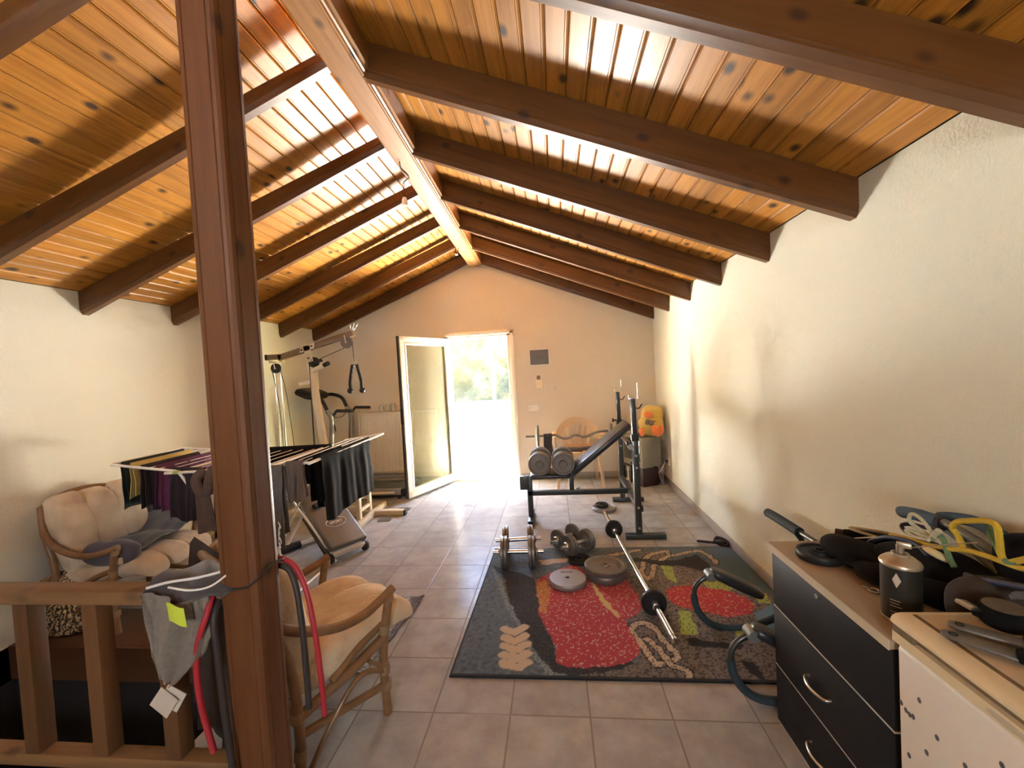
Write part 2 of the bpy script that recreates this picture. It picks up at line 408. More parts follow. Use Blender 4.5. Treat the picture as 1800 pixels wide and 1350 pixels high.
RY = [1.183, 1.855, 2.55, 3.24, 3.935, 4.635, 5.322]
RLAB = {6: 'flush with the end wall', 5: 'second from the end wall', 4: 'third from the end wall', 3: 'fourth from the end wall', 2: 'fifth from the end wall, dark brown wood', 1: 'sixth from the end wall, second nearest the viewer', 0: 'nearest the viewer, cut off at the picture edge'}
for i, y in enumerate(RY):
    rafter(1, y, 'sloping roof beam on the right side, ' + RLAB[i], 'roof beams on the right slope')
    rafter(-1, y, 'sloping roof beam on the left side, ' + RLAB[i], 'roof beams on the left slope')
# ridge beam: a little out of square
bb = B()
RP = [(-.085, .24), (-.085, .012), (-.079, .004), (-.072, 0), (.045, 0), (.05, .004), (.056, .004), (.06, .012), (.068, .014), (.074, .024), (.085, .03), (.085, .24)]
t_ = bmesh.new(); rings = []
for y in (YB, 1.5, 5.37):
    cx = RCX(y); rings.append([t_.verts.new((cx + a, y, 2.842 + z)) for a, z in RP])
for A_, Q_ in zip(rings, rings[1:]):
    for i in range(len(RP)): t_.faces.new((A_[i], Q_[i], Q_[(i + 1) % len(RP)], A_[(i + 1) % len(RP)]))
t_.faces.new(rings[0]); t_.faces.new(rings[-1][::-1]); bmesh.ops.recalc_face_normals(t_, faces=t_.faces)
bb._merge(t_)
single('ridge_beam', 'long pale worn wooden ridge beam along the roof apex, carrying the bulb wires', 'beam', bb, 'ridge_wood', (-.9, 1.5, 2.88), smooth=25)
# post
px0, px1, py0, py1 = -.998, -.878, 1.075, 1.180
g_ = .012
def pprof():
    pts = []
    for (cx, cy_, sx, sy) in ((px0, py0, 1, 1), (px1, py0, -1, 1), (px1, py1, -1, -1), (px0, py1, 1, -1)):
        a = [(cx + sx * .026, cy_), (cx + sx * .0235, cy_ + sy * .0035), (cx + sx * .021, cy_), (cx + sx * .011, cy_ + sy * .001), (cx + sx * .003, cy_ + sy * .007), (cx + sx * .001, cy_ + sy * .013), (cx, cy_ + sy * .021), (cx + sx * .0035, cy_ + sy * .0235), (cx, cy_ + sy * .026)]
        if sx * sy > 0: a = a[::-1]
        pts += a
    return pts
bb = B(); bb.prism([(x, y, 0) for x, y in pprof()], (0, 0, 2.86))
single('wooden_post', 'brown square wooden post with grooved corners standing in front, floor to ridge', 'post', bb, 'post_wood', (-.938, 1.128, 0), smooth=25)

# ---------------------------------------------------------------- balcony door
d = bpy.data.objects.new('door_1', None); COL.objects.link(d); d['kind'] = 'structure'; d.location = (DX0, YE, 0)
INV[d.name] = Matrix.Translation(Vector(d.location)).inverted()
bb = B()
for p, q in (((DX0 - .025, YE - .03, 0), (DX0 + .03, YE + .09, 2.0)), ((DX1 - .03, YE - .03, 0), (DX1 + .06, YE + .09, 2.0)), ((DX0 - .025, YE - .03, 1.915), (DX1 + .06, YE + .09, 2.0))): bb.box2(p, q, .006)
for p, q in (((DX1 + .012, YE - .042, 0), (DX1 + .05, YE - .03, 1.99)), ((DX0 - .02, YE - .042, 1.945), (DX1 + .05, YE - .03, 1.985))): bb.box2(p, q, .004)
obj('frame', bb, 'white_frame', d)
mat('sill_metal', (.75, .66, .40), .35, .3)
bb = B(); bb.box2((DX0 + .03, YE - .03, 0), (DX1 - .03, YE + .2, .028), .003); bb.box2((DX0 + .03, YE + .02, .028), (DX1 - .03, YE + .06, .05), .003); obj('threshold', bb, 'sill_metal', d)
# open leaf: hinge on the left jamb, swung into the room
H0 = Vector((DX0 + .02, YE - .035, 0)); E0 = Vector((-1.757, 4.56, 0)); ex = (E0 - H0); LW = ex.length; ex.normalize(); ey = Vector((0, 0, 1)).cross(ex)
LM = Matrix((ex, ey, Vector((0, 0, 1)))).transposed().to_4x4(); LM.translation = H0
def leafbox(bld, a, q, bev=.004):
    tb = B(); tb.box2(a, q, bev); tb.bm.transform(LM); me = bpy.data.meshes.new('t'); tb.bm.to_mesh(me); bld.bm.from_mesh(me); bpy.data.meshes.remove(me); tb.bm.free()
LZ0, LZ1, ft = .035, 1.92, .055
bb = B()
for a, q in (((0, -ft / 2, LZ0), (.082, ft / 2, LZ1)), ((LW - .082, -ft / 2, LZ0), (LW, ft / 2, LZ1)), ((0, -ft / 2, LZ0), (LW, ft / 2, LZ0 + .085)), ((0, -ft / 2, LZ1 - .082), (LW, ft / 2, LZ1))): leafbox(bb, a, q)
for sy in (-1, 1):       # glazing bead
    for a, q in (((.07, sy * .02 - .012, LZ0 + .07), (.098, sy * .02 + .012, LZ1 - .07)), ((LW - .098, sy * .02 - .012, LZ0 + .07), (LW - .07, sy * .02 + .012, LZ1 - .07)), ((.07, sy * .02 - .012, LZ0 + .07), (LW - .07, sy * .02 + .012, LZ0 + .10)), ((.07, sy * .02 - .012, LZ1 - .10), (LW - .07, sy * .02 + .012, LZ1 - .07))): leafbox(bb, a, q, .006)
lf = obj('leaf', bb, 'white_frame', d)
mt, t, b = nmat('dusty_glass')
t.nodes.remove(b); out = t.nodes['Material Output']
tr = nd(t, 'ShaderNodeBsdfTransparent'); gl = nd(t, 'ShaderNodeBsdfGlossy'); gl.inputs['Roughness'].default_value = .10; df = nd(t, 'ShaderNodeBsdfDiffuse'); df.inputs[0].default_value = (.75, .70, .50, 1)
tr.inputs[0].default_value = (.80, .80, .66, 1)
v = coords(t); dn = nz(t, v, 3, 6, .7)
m1 = nd(t, 'ShaderNodeMixShader'); t.links.new(ramp(t, dn, [(.30, (.05, .05, .05)), (.58, (.09, .09, .09)), (.8, (.22, .22, .22))]), m1.inputs[0]); t.links.new(tr.outputs[0], m1.inputs[1]); t.links.new(df.outputs[0], m1.inputs[2])
fr = nd(t, 'ShaderNodeFresnel'); fr.inputs[0].default_value = 1.1
m2 = nd(t, 'ShaderNodeMixShader'); t.links.new(fr.outputs[0], m2.inputs[0]); t.links.new(m1.outputs[0], m2.inputs[1]); t.links.new(gl.outputs[0], m2.inputs[2]); t.links.new(m2.outputs[0], out.inputs[0])
bb = B(); leafbox(bb, (.085, -.003, LZ0 + .085), (LW - .085, .003, LZ1 - .085), 0); obj('pane', bb, 'dusty_glass', d)
bb = B(); leafbox(bb, (LW, -.018, LZ0), (LW + .008, .004, LZ1), .001); leafbox(bb, (LW, .012, LZ0), (LW + .006, .02, LZ1), .001); leafbox(bb, (LW, -.02, .9), (LW + .012, .02, 1.08), .003); obj('seal', bb, 'black_rubber', d)
bb = B()
for z in (.25, 1.0, 1.75): bb.cyl(H0 + Vector((.012, -.03, z)), H0 + Vector((.012, -.03, z + .09)), .009)
obj('hinge', bb, 'white_frame', d)

# ---------------------------------------------------------------- outside: terrace, parapet, hillside, pole
mat('terrace_concrete', (.11, .09, .07), .85, var=.15, vs_=3)  # darkened so that the bounce comes mostly from the pale strip
mat('pale_bounce', (.88, .86, .82), .7, var=.03, vs_=3)
bb = B(); bb.box2((-12, YE + .2, -.3), (10, 9.6, -.02)); struct('terrace', bb, 'terrace_concrete', smooth=0)
bb = B(); bb.box2((-3.6, YE + .2, -.02), (1.6, 6.7, -.008)); struct('terrace_bounce', bb, 'pale_bounce', smooth=0)  # pale strip added by the door to bounce sun up at the ceiling
bb = B(); bb.box2((-12, 9.5, -.3), (10, 9.7, .72)); bb.box2((-12, 9.44, .70), (10, 9.76, .77), .01)
plaster('plaster_parapet', (.42, .41, .38)); struct('wall_parapet', bb, 'plaster_parapet', smooth=0)
mt, t, b = nmat('scrub'); v = coords(t)
n1 = nz(t, v, 2.2, 8, .72); n2 = nz(t, v, .25, 4)
c = ramp(t, n1, [(.36, (.009, .0095, .002)), (.45, (.030, .027, .007)), (.53, (.068, .048, .018)), (.62, (.16, .12, .065))])
c = mixc(t, ramp(t, n2, [(.4, (0, 0, 0)), (.65, (1, 1, 1))]), c, mixc(t, n1, (.014, .016, .003), (.070, .055, .019)))
t.links.new(c, b.inputs['Base Color']); b.inputs['Roughness'].default_value = .95
def hillf(u, v):
    x = -45 + 70 * u; s = v * 30
    y, z = (11.6 + s * .30, -.8 + s * .954) if s < 6 else (13.4 + (s - 6) * .97, 4.92 + (s - 6) * .22)
    h_ = noise.fractal(Vector((x * .6, y * .6, z * .6)), 1.0, 2.0, 5) * .45 + noise.noise(Vector((x * 1.7, y, z * 1.7))) * .22
    return (x, y - h_ * .9, z + h_ * .4)
bb = B(); bb.grid(260, 110, hillf); o = struct('hillside', bb, 'scrub')
bb = B(); bb.box2((-8, -6.4, -3), (8, -6.2, 5)); plaster('bounce_plaster', (.62, .63, .62)); struct('wall_bounce', bb, 'bounce_plaster', smooth=0)  # unseen wall added to bounce warm sunlight in through the fill window
mat('pole_grey', (.35, .35, .36), .6)
bb = B(); bb.cyl((-1.60, 10.9, -.3), (-1.66, 10.9, 5.5), .045, .035, 10); bb.bar((-1.9, 10.9, 5.2), (-1.4, 10.9, 5.2), .05, .06)
single('utility_pole', 'thin grey utility pole on the scrubby hillside seen through the balcony door', 'pole', bb, 'pole_grey', (-1.6, 10.9, -.3))

# ================================================================ OBJECTS
mat('rattan', (.20, .105, .045), .45, var=.45, vs_=22, coat=.3)
mat('rattan_binding', (.26, .165, .085), .6, var=.2, vs_=60)
mat('steel', (.62, .60, .57), .28, 1.0, var=.08)
mat('chrome', (.82, .82, .82), .12, 1.0, var=.03)
mat('cast_grey', (.17, .155, .14), .42, .55, var=.2, vs_=25, bmp=.15, bs=120)
mat('cast_light', (.30, .285, .275), .42, .45, var=.12, vs_=20, bmp=.1, bs=150)
mat('black_plastic', (.012, .012, .013), .5, var=.2, spec=.35)
mat('black_paint', (.022, .026, .026), .35, var=.2, coat=.3)
mat('black_vinyl', (.018, .019, .024), .38, var=.2, bmp=.08, bs=300, coat=.2)
mat('black_cloth', (.004, .0037, .0042), .95, var=.4, vs_=12, bmp=.3, bs=260, sheen=.03, spec=.2)
mat('beige_paint', (.60, .52, .38), .45, var=.08)
mat('white_tube', (.80, .78, .74), .3, var=.03)
mat('white_plastic', (.78, .76, .72), .4, var=.04)
mat('cream_plastic', (.80, .68, .48), .42, var=.05)
mat('text_dark', (.05, .05, .05), .6); mat('text_white', (.75, .75, .72), .6)
mt, t, b = nmat('cushion_beige'); v = coords(t)
vo = nd(t, 'ShaderNodeTexVoronoi'); vo.inputs['Scale'].default_value = 11; t.links.new(v, vo.inputs['Vector'])
c = ramp(t, vo.outputs['Distance'], [(.15, (.66, .55, .41)), (.42, (.58, .47, .34)), (.7, (.47, .37, .26))])
c = mixc(t, nz(t, v, 9, 5), c, (.64, .53, .39)); t.links.new(c, b.inputs['Base Color']); b.inputs['Roughness'].default_value = .95; b.inputs['Sheen Weight'].default_value = .25
bump(t, b, nz(t, v, 14, 5), .9, .018)

# ---------------------------------------------------------------- rattan armchairs
def armchair(label, group):
    t = thing('rattan_armchair', label, 'chair', (0, 0, 0), 0, group, world=False)
    for sx in (-1, 1):
        q = B(); q.tube([(sx * .275, .21, 0), (sx * .28, .205, .28), (sx * .285, .25, .525)], .0185, 12); l = obj('leg', q, 'rattan', t)
        for z, y in ((.13, .21), (.20, .206), (.37, .215), (.50, .245)):
            q = B(); q.tube([(sx * (.276 + .009 * z), y, z - .018), (sx * (.276 + .009 * z), y + .003, z + .018)], .0225, 12, 1); obj('binding', q, 'rattan_binding', l)
        q = B(); q.tube([(sx * .275, -.155, 0), (sx * .278, -.15, .20), (sx * .275, -.165, .42), (sx * .265, -.225, .64), (sx * .235, -.27, .77)], .0185, 12); l = obj('leg', q, 'rattan', t)
        for z in (.10, .24):
            q = B(); q.tube([(sx * .276, -.153, z - .018), (sx * .277, -.151, z + .018)], .0225, 12, 1); obj('binding', q, 'rattan_binding', l)
        q = B(); q.tube([(sx * .285, .268, .528), (sx * .29, .20, .505), (sx * .298, .12, .487), (sx * .30, .02, .492), (sx * .298, -.08, .525), (sx * .288, -.17, .575), (sx * .27, -.225, .63)], .0185, 12); obj('armrest', q, 'rattan', t)
        q = B(); q.tube([(sx * .280, .212, .335), (sx * .285, .06, .29), (sx * .278, -.16, .23)], .02, 12); q.tube([(sx * .262, .215, .385), (sx * .265, .10, .345), (sx * .275, -.02, .285)], .016, 10); obj('side_rail', q, 'rattan', t)
        q = B(); q.tube([(sx * .276, .205, .13), (sx * .276, -.155, .165)], .016, 10, 1); obj('stretcher', q, 'rattan', t)
        q = B(); q.tube([(sx * .285, .205, .195), (sx * .288, .12, .242), (sx * .288, .05, .225), (sx * .285, -.05, .12), (sx * .28, -.125, .012)], .0105, 10); q.tube([(sx * .283, .205, .21), (sx * .284, .13, .285)], .010, 8, 1); obj('brace', q, 'rattan', t)
    q = B(); q.tube([(-.278, .212, .335), (.278, .212, .335)], .0185, 12, 1); q.tube([(-.278, -.16, .23), (.278, -.16, .23)], .0185, 12, 1)
    for x in (-.14, 0, .14): q.tube([(x, .212, .335), (x, 0, .265), (x, -.155, .235)], .013, 8)
    obj('seat_frame', q, 'rattan', t)
    q = B(); q.tube([(-.237, -.27, .76), (-.12, -.30, .80), (0, -.31, .81), (.12, -.30, .80), (.237, -.27, .76)], .0185, 12)
    for x in (-.15, -.05, .05, .15): q.tube([(x, -.16, .235), (x * .98, -.235, .5), (x * .9, -.30, .795)], .011, 8)
    obj('back_frame', q, 'rattan', t)
    q = B()
    for k in range(3):
        x = (k - 1) * .162
        q.blob((x, .115, .352), (.102, .30, .064), .62, 32, 20, .018, 9, (math.radians(9), 0, 0), k + 3, lambda p: (p.x, p.y, p.z - max(0, p.y - .15) ** 2 * 2.6))
    obj('seat_cushion', q, 'cushion_beige', t, 60)
    q = B()
    for k in range(3):
        x = (k - 1) * .162
        q.blob((x, -.165, .575), (.102, .088, .255), .62, 32, 22, .018, 9, (math.radians(14), 0, 0), k + 11)
    obj('back_cushion', q, 'cushion_beige', t, 60)
    return t
GA = 'cushioned rattan armchairs'
ch = armchair('rattan armchair with beige cushions behind the wooden post, its back to the viewer', GA)
ch.location = (-1.135, 1.635, 0); ch.rotation_euler = (0, 0, math.radians(-33.3))
ch2 = copytree(ch); ch2['label'] = 'rattan armchair with beige cushions against the left wall, grey blanket on its seat'
ch2.location = (-2.895, 2.425, .006); ch2.rotation_euler = (0, 0, math.radians(-88)); ch2.scale = (1.02, 1, 1)

# blanket and pillow lying on the far armchair
mat('blue_grey_cloth', (.085, .095, .115), .95, var=.3, vs_=10, bmp=.4, bs=180, sheen=.3)
mat('navy_pillow_cloth', (.075, .075, .105), .95, var=.25, vs_=14, bmp=.4, bs=160, sheen=.3)
def blanket(u, v):
    # across the seat from near the back (u=0) to the front (u=1), then up onto the far arm (v=1)
    x = -3.02 + .43 * u - .05 * v; y = 2.25 + .47 * v + .03 * math.sin(u * 5)
    z = .462 + .022 * u + .014 * math.sin(9 * v + 4 * u) + .022 * noise.noise(Vector((u * 4, v * 4, 1)))
    back = max(0, .25 - u) / .25
    return (x, y, z + .13 * back ** 1.5 * v + .11 * max(0, v - .62) / .38 * (1 - .5 * u))
q = B(); q.grid(30, 30, blanket, .010)
single('blanket', 'crumpled blue grey blanket on the seat of the armchair by the left wall', 'blanket', q, 'blue_grey_cloth', (-2.8, 2.4, .42), smooth=70)
q = B(); q.blob((-2.74, 2.205, .475), (.17, .05, .075), .7, 26, 16, .012, 8, (math.radians(-14), 0, math.radians(4)))
p_ = single('pillow', 'dark purple grey pillow squeezed inside the near arm of the armchair by the left wall', 'pillow', q, 'navy_pillow_cloth', (-2.7, 2.2, .36), smooth=70)
mat('label_tan', (.62, .46, .30), .8)
q = B(); q.box((-2.63, 2.158, .445), (.035, .004, .04), (0, 0, .2), .001); INV[p_.name] = Matrix.Translation(Vector((-2.7, 2.2, .36))).inverted(); obj('fabric_label', q, 'label_tan', p_)

# wicker basket in the left corner
mt, t, b = nmat('wicker'); v = coords(t, 'Object', (1, 1, 1), (0, 0, 0))
wv = nd(t, 'ShaderNodeTexWave'); wv.inputs['Scale'].default_value = 16; wv.inputs['Distortion'].default_value = 6; wv.inputs['Detail Scale'].default_value = 3; t.links.new(v, wv.inputs['Vector'])
t.links.new(ramp(t, wv.outputs[0], [(.2, (.05, .028, .012)), (.6, (.45, .30, .15)), (.9, (.58, .42, .24))]), b.inputs['Base Color']); b.inputs['Roughness'].default_value = .7; bump(t, b, wv.outputs[0], .8, .01)
bk = thing('wicker_basket', 'round woven wicker basket in the left corner behind the wooden railing', 'basket', (-3.0, 2.19, .006))
q = B()
for k in range(9):
    z = .02 + .034 * k; r = .15 + .03 * math.sin(k * .35)
    pts = [(-3.05 + (r + .008 * math.sin(i * PI)) * math.cos(2 * PI * i / 26) * .95, 2.215 + (r + .009 * (1 if (i + k) % 2 else -1)) * math.sin(2 * PI * i / 26) * .7, z + .012 + .006 * (1 if (i + k) % 2 else -1)) for i in range(26)]
    q.tube(pts, .017, 8, 3, True)
obj('weave', q, 'wicker', bk)
q = B(); q.grid(26, 10, lambda u, v: (-3.05 + .16 * v * math.cos(2 * PI * u), 2.215 + .115 * v * math.sin(2 * PI * u), .315 + .05 * (1 - v * v) + .016 * noise.noise(Vector((3 * v * math.cos(2 * PI * u), 3 * v * math.sin(2 * PI * u), 2)))), .006, True); obj('lid', q, 'wicker', bk, 60)

# ---------------------------------------------------------------- wooden railing at the stair opening
rl = thing('stair_railing', 'low wooden railing with square balusters along the stair opening, left of the post', 'railing', (-1.7, 1.115, 0))
q = B(); q.box2((XL, 1.082, .808), (-1.0, 1.150, .850), .006); obj('handrail', q, 'rail_wood', rl)
q = B(); q.box2((XL, 1.09, .285), (-1.0, 1.14, .325), .005); obj('bottom_rail', q, 'rail_wood', rl)
for x in (-3.14, -2.90, -2.66, -2.42, -2.18, -1.94, -1.695, -1.452, -1.205):
    q = B(); q.box((x, 1.115, .5665), (.052, .05, .483), None, .004); obj('baluster', q, 'baluster_wood', rl)
q = B(); q.box2((-1.06, 1.09, 0), (-1.002, 1.145, .285), .003); obj('foot_post', q, 'baluster_wood', rl)

# sweatshirt hung over the end of the railing
mat('grey_marl', (.19, .165, .135), .95, var=.3, vs_=70, bmp=.5, bs=400, sheen=.1)
mat('dark_waistband', (.045, .042, .046), .9, var=.3, vs_=30, bmp=.4, bs=200, sheen=.4)
sw = thing('sweatshirt', 'grey sweatshirt with paper tag hanging over the railing beside the post', 'clothing', (-1.1, 1.08, .85))
def sleeve(u, v):
    a = 2 * PI * u
    wd = .088 * (1 - .30 * v ** 2 - .42 * max(0, v - .72) / .28); a += .25 * math.sin(4 * v + 2)
    x = -1.118 - .020 * v + wd * math.cos(a) * (1 + .10 * math.sin(5 * a + 4 * v) + .05 * math.sin(13 * a + 3 * v)) + .02 * math.sin(3 * v)
    y = 1.050 + .030 * math.sin(a) * (1 + .4 * math.sin(4 * a + 5 * v)) + .008 * math.sin(17 * u * PI + 2 * v) + .008 * math.sin(9 * u * PI + 3 * v)
    return (x, y, .868 - .245 * v + .01 * math.sin(2 * a))
q = B(); q.grid(64, 26, sleeve, 0, True); obj('body', q, 'grey_marl', sw, 70)
def band(u, v):
    x = -1.21 + .25 * u
    z = .860 + .022 * math.sin(PI * v) + .030 * math.sin(2.6 * u + 1.2) * v + .010 * math.sin(9 * u + 5 * v) + .02 * u * v
    return (x + .02 * v, 1.035 + .14 * v + .01 * math.sin(8 * u), z)
q = B(); q.grid(40, 22, band, .012); obj('waistband', q, 'dark_waistband', sw, 70)
q = B(); q.tube([(-1.20, 1.05, .880), (-1.14, 1.06, .892), (-1.06, 1.075, .898), (-1.0, 1.10, .905), (-.975, 1.12, .915)], .004, 8, 6); q.tube([(-1.12, 1.04, .888), (-1.05, 1.035, .882), (-1.0, 1.05, .885), (-.97, 1.08, .905)], .003, 8, 6); obj('piping', q, 'text_white', sw)
mat('lime_label', (.50, .62, .05), .7)
q = B(); q.grid(6, 6, lambda u, v: (-1.085 + .05 * u + .006 * v, 1.000 - .006 * math.sin(3 * u), .868 - .052 * v - .012 * u + .004 * math.sin(5 * u)), .002); obj('lime_label', q, 'lime_label', sw)
mat('paper_tag', (.50, .45, .38), .85, var=.05)
q = B(); q.box((-1.133, 1.012, .574), (.062, .002, .066), (0, math.radians(38), 0)); q.box((-1.112, 1.018, .582), (.058, .002, .06), (0, math.radians(32), .1)); q.tube([(-1.135, 1.02, .62), (-1.14, 1.02, .64)], .0015, 6, 1); obj('paper_tag', q, 'paper_tag', sw)

# resistance tubes looped behind the post
mat('red_tube', (.36, .018, .03), .5, var=.15, vs_=30); mat('dark_tube', (.028, .020, .018), .55, var=.3)
q = B(); q.tube([(-1.035, 1.055, .395), (-1.055, 1.045, .56), (-1.048, 1.04, .70), (-1.015, 1.045, .80), (-1.02, 1.11, .868), (-.96, 1.21, .885), (-.87, 1.215, .875), (-.815, 1.20, .80), (-.785, 1.185, .68), (-.772, 1.18, .54), (-.768, 1.18, .405)], .0085, 10, 8)
single('resistance_tube', 'red rubber exercise tube looped around behind the wooden post', 'exercise band', q, 'red_tube', (-.95, 1.2, .4))
q = B(); q.tube([(-.965, 1.045, .28), (-.985, 1.05, .5), (-.995, 1.052, .68), (-1.004, 1.062, .80), (-1.012, 1.14, .85), (-.95, 1.195, .868), (-.88, 1.20, .868), (-.842, 1.19, .82), (-.822, 1.18, .70), (-.815, 1.175, .55), (-.815, 1.175, .43)], .0095, 10, 8)
single('resistance_tube', 'dark brown rubber exercise tube looped around behind the wooden post', 'exercise band', q, 'dark_tube', (-.95, 1.2, .3))
q = B(); q.tube([(-1.004, 1.066, .862), (-.94, 1.070, .866), (-.905, 1.069, .872), (-.872, 1.069, .895), (-.870, 1.13, .91), (-.872, 1.187, .90), (-.94, 1.187, .875), (-1.004, 1.187, .862)], .003, 8, 5, True)
single('cord', 'thin dark cord tied around the wooden post at railing height', 'cord', q, 'dark_tube', (-.94, 1.07, .86))
# dark jacket slung over the armchair back
mat('brown_jacket', (.035, .022, .017), .85, var=.4, vs_=12, bmp=.4, bs=60)

# small woven rug under the near armchair
mt, t, b = nmat('rag_rug'); v = coords(t)
wv = nd(t, 'ShaderNodeTexWave', bands_direction='Y'); wv.inputs['Scale'].default_value = 14; wv.inputs['Distortion'].default_value = 3; t.links.new(v, wv.inputs['Vector'])
vo = nd(t, 'ShaderNodeTexVoronoi'); vo.inputs['Scale'].default_value = 75; t.links.new(v, vo.inputs['Vector'])
c = ramp(t, vo.outputs['Color'], [(.2, (.10, .13, .18)), (.45, (.34, .40, .45)), (.7, (.62, .58, .50)), (.9, (.16, .15, .19))])
sx_ = nd(t, 'ShaderNodeSeparateXYZ'); t.links.new(v, sx_.inputs[0])
c = mixc(t, ramp(t, sx_.outputs[0], [(.305, (0, 0, 0)), (.325, (1, 1, 1))]), c, mixc(t, vo.outputs['Distance'], (.05, .04, .055), (.20, .18, .21)))
t.links.new(c, b.inputs['Base Color']); b.inputs['Roughness'].default_value = .95; bump(t, b, vo.outputs['Distance'], .8, .006)
q = B()
q.grid(40, 40, lambda u, v: (-1.66 + .70 * u + .006 * math.sin(19 * v) - (v - .5) * -.10, 1.88 + .67 * v + .006 * math.sin(17 * u), .004 + .004 * noise.noise(Vector((u * 8, v * 8, 0))) + .018 * max(0, u - .93) / .07 * max(0, v - .9) / .1), .008)
single('rag_rug', 'small blue and white woven rag rug under the near armchair', 'rug', q, 'rag_rug', (-1.31, 2.2, 0), smooth=70)

# ---------------------------------------------------------------- clothes airer on the left
ar = thing('clothes_airer', 'white folding clothes airer with raised wings loaded with laundry', 'drying rack', (-2.2, 2.65, 0))
q = B()
q.tube([(-2.42, 2.285, .935), (-1.80, 2.30, .945), (-1.765, 2.33, .945), (-1.765, 2.95, .945), (-1.80, 2.985, .945), (-2.30, 2.985, .94), (-2.345, 2.95, .94), (-2.345, 2.32, .94)], .0085, 10, 4)
for k in range(6): x = -2.28 + .09 * k; q.tube([(x, 2.29, .94), (x, 2.985, .94)], .003, 6, 1)
obj('centre_frame', q, 'white_tube', ar)
q = B(); q.tube([(-2.345, 2.29, .945), (-2.60, 2.30, .972), (-2.79, 2.32, .99), (-2.825, 2.36, .995), (-2.865, 2.83, .995), (-2.83, 2.87, .992), (-2.36, 2.90, .945)], .0085, 10, 4)
for k in range(6): x = -2.42 - .07 * k; q.tube([(x, 2.30, .952 + .0068 * k), (x - .01, 2.885, .952 + .0068 * k)], .003, 6, 1)
obj('wing', q, 'white_tube', ar)
q = B(); q.tube([(-1.765, 2.30, .945), (-1.53, 2.36, .955), (-1.50, 2.40, .957), (-1.475, 3.28, .975), (-1.505, 3.31, .975), (-1.76, 3.24, .95)], .0085, 10, 4)
for k in range(4): x = -1.71 + .055 * k; q.tube([(x, 2.32 + .01 * k, .95), (x, 3.25, .962)], .003, 6, 1)
obj('wing', q, 'white_tube', ar)
for nm, a, c_ in (('leg', -2.34, -1.83), ('leg', -1.77, -2.33)):
    q = B(); dy = .0 if a < -2 else .03
    q.tube([(a, 2.30 + dy, .935), (c_, 2.42 + dy, .02), (c_, 2.45 + dy, .009), (c_, 3.05 - dy, .009), (c_, 3.08 - dy, .02), (a, 2.97 - dy, .935)], .0085, 10, 3); obj(nm, q, 'white_tube', ar)
mat('green_clip', (.42, .46, .12), .5)
q = B()
for p in ((-2.34, 2.285, .94), (-1.765, 2.30, .945), (-1.765, 2.985, .945), (-1.80, 2.40, .93)): q.box(p, (.035, .03, .022), None, .006)
obj('joint', q, 'green_clip', ar)

def drape(name, label, cat, m_, p0, p1, out, f, bk, amp=.012, nf=3, seed=0, th=.003, zj=.0, grp=None, bulge=.02):
    """cloth hung over the line p0-p1: 'f' metres down on the side 'out', 'bk' down the other"""
    p0, p1, out = Vector(p0), Vector(p1), Vector(out).normalized(); L = (p1 - p0).length; tot = f + bk
    def fn(u, v):
        s = v * tot - bk; p = p0.lerp(p1, u)
        d = abs(s); sg = 1 if s > 0 else -1
        lim = (f if s > 0 else bk) * (1 + .10 * noise.noise(Vector((u * 3 + seed, seed, sg)))); dd = d * lim / max(1e-6, (f if s > 0 else bk))
        k = min(1, dd / .12)
        fold = amp * k * (math.sin(nf * 2 * PI * u + seed + 2.2 * dd) + .5 * math.sin(nf * 4.7 * PI * u + seed * 2))
        arc = min(1, d / .012)
        side = noise.noise(Vector((u * 2 + seed * 3, dd * 6, seed))) * .02 * k
        return p + out * (sg * .013 * arc + fold + sg * bulge * k * (dd / max(.1, tot))) + (p1 - p0) / L * side + Vector((0, 0, .0115 * (1 - arc) - dd + .012))
    q = B(); q.grid(44, 40, fn, th)
    return single(name, label, cat, q, m_, ((p0 + p1) / 2), grp, smooth=75)
mat('purple_cloth', (.10, .018, .07), .9, var=.3, vs_=14, bmp=.4, bs=200, sheen=.1); mat('dark_purple_cloth', (.014, .006, .011), .9, var=.4, vs_=12, bmp=.3, bs=200, sheen=.05)
mat('yellow_cloth', (.52, .42, .15), .9, var=.2, vs_=14, bmp=.5, bs=160); mat('dark_green_cloth', (.012, .020, .020), .9, var=.3, bmp=.3)
mat('brown_knit', (.085, .055, .045), .95, var=.3, vs_=40, bmp=.8, bs=120); mat('grey_denim', (.105, .095, .086), .9, var=.3, vs_=20, bmp=.5, bs=240); mat('brown_cotton', (.12, .09, .075), .9, var=.25, vs_=16, bmp=.4, bs=200)
drape('towel', 'dark green towel hung first on the airer wing by the left wall', 'laundry', 'dark_green_cloth', (-2.765, 2.33, .985), (-2.775, 2.78, .985), (1, 0, 0), .27, .30, .006, 2, 1)
drape('vest', 'crumpled yellow top on the left wing of the airer, between the dark cloths', 'laundry', 'yellow_cloth', (-2.68, 2.31, .98), (-2.695, 2.76, .98), (1, 0, 0), .20, .22, .010, 4, 2)
drape('trousers', 'near black trousers on the left wing of the airer, next to the yellow top', 'laundry', 'dark_purple_cloth', (-2.605, 2.31, .972), (-2.615, 2.74, .972), (1, 0, 0), .30, .28, .010, 3, 3)
drape('t_shirt', 'plum purple shirt bunched on the left wing of the airer', 'laundry', 'purple_cloth', (-2.50, 2.31, .962), (-2.515, 2.84, .962), (1, 0, 0), .29, .26, .014, 4, 4)
drape('leggings', 'dark purple leggings hanging lowest under the left wing of the airer', 'laundry', 'dark_purple_cloth', (-2.42, 2.315, .953), (-2.20, 2.315, .945), (0, -1, 0), .325, .25, .012, 2, 5)
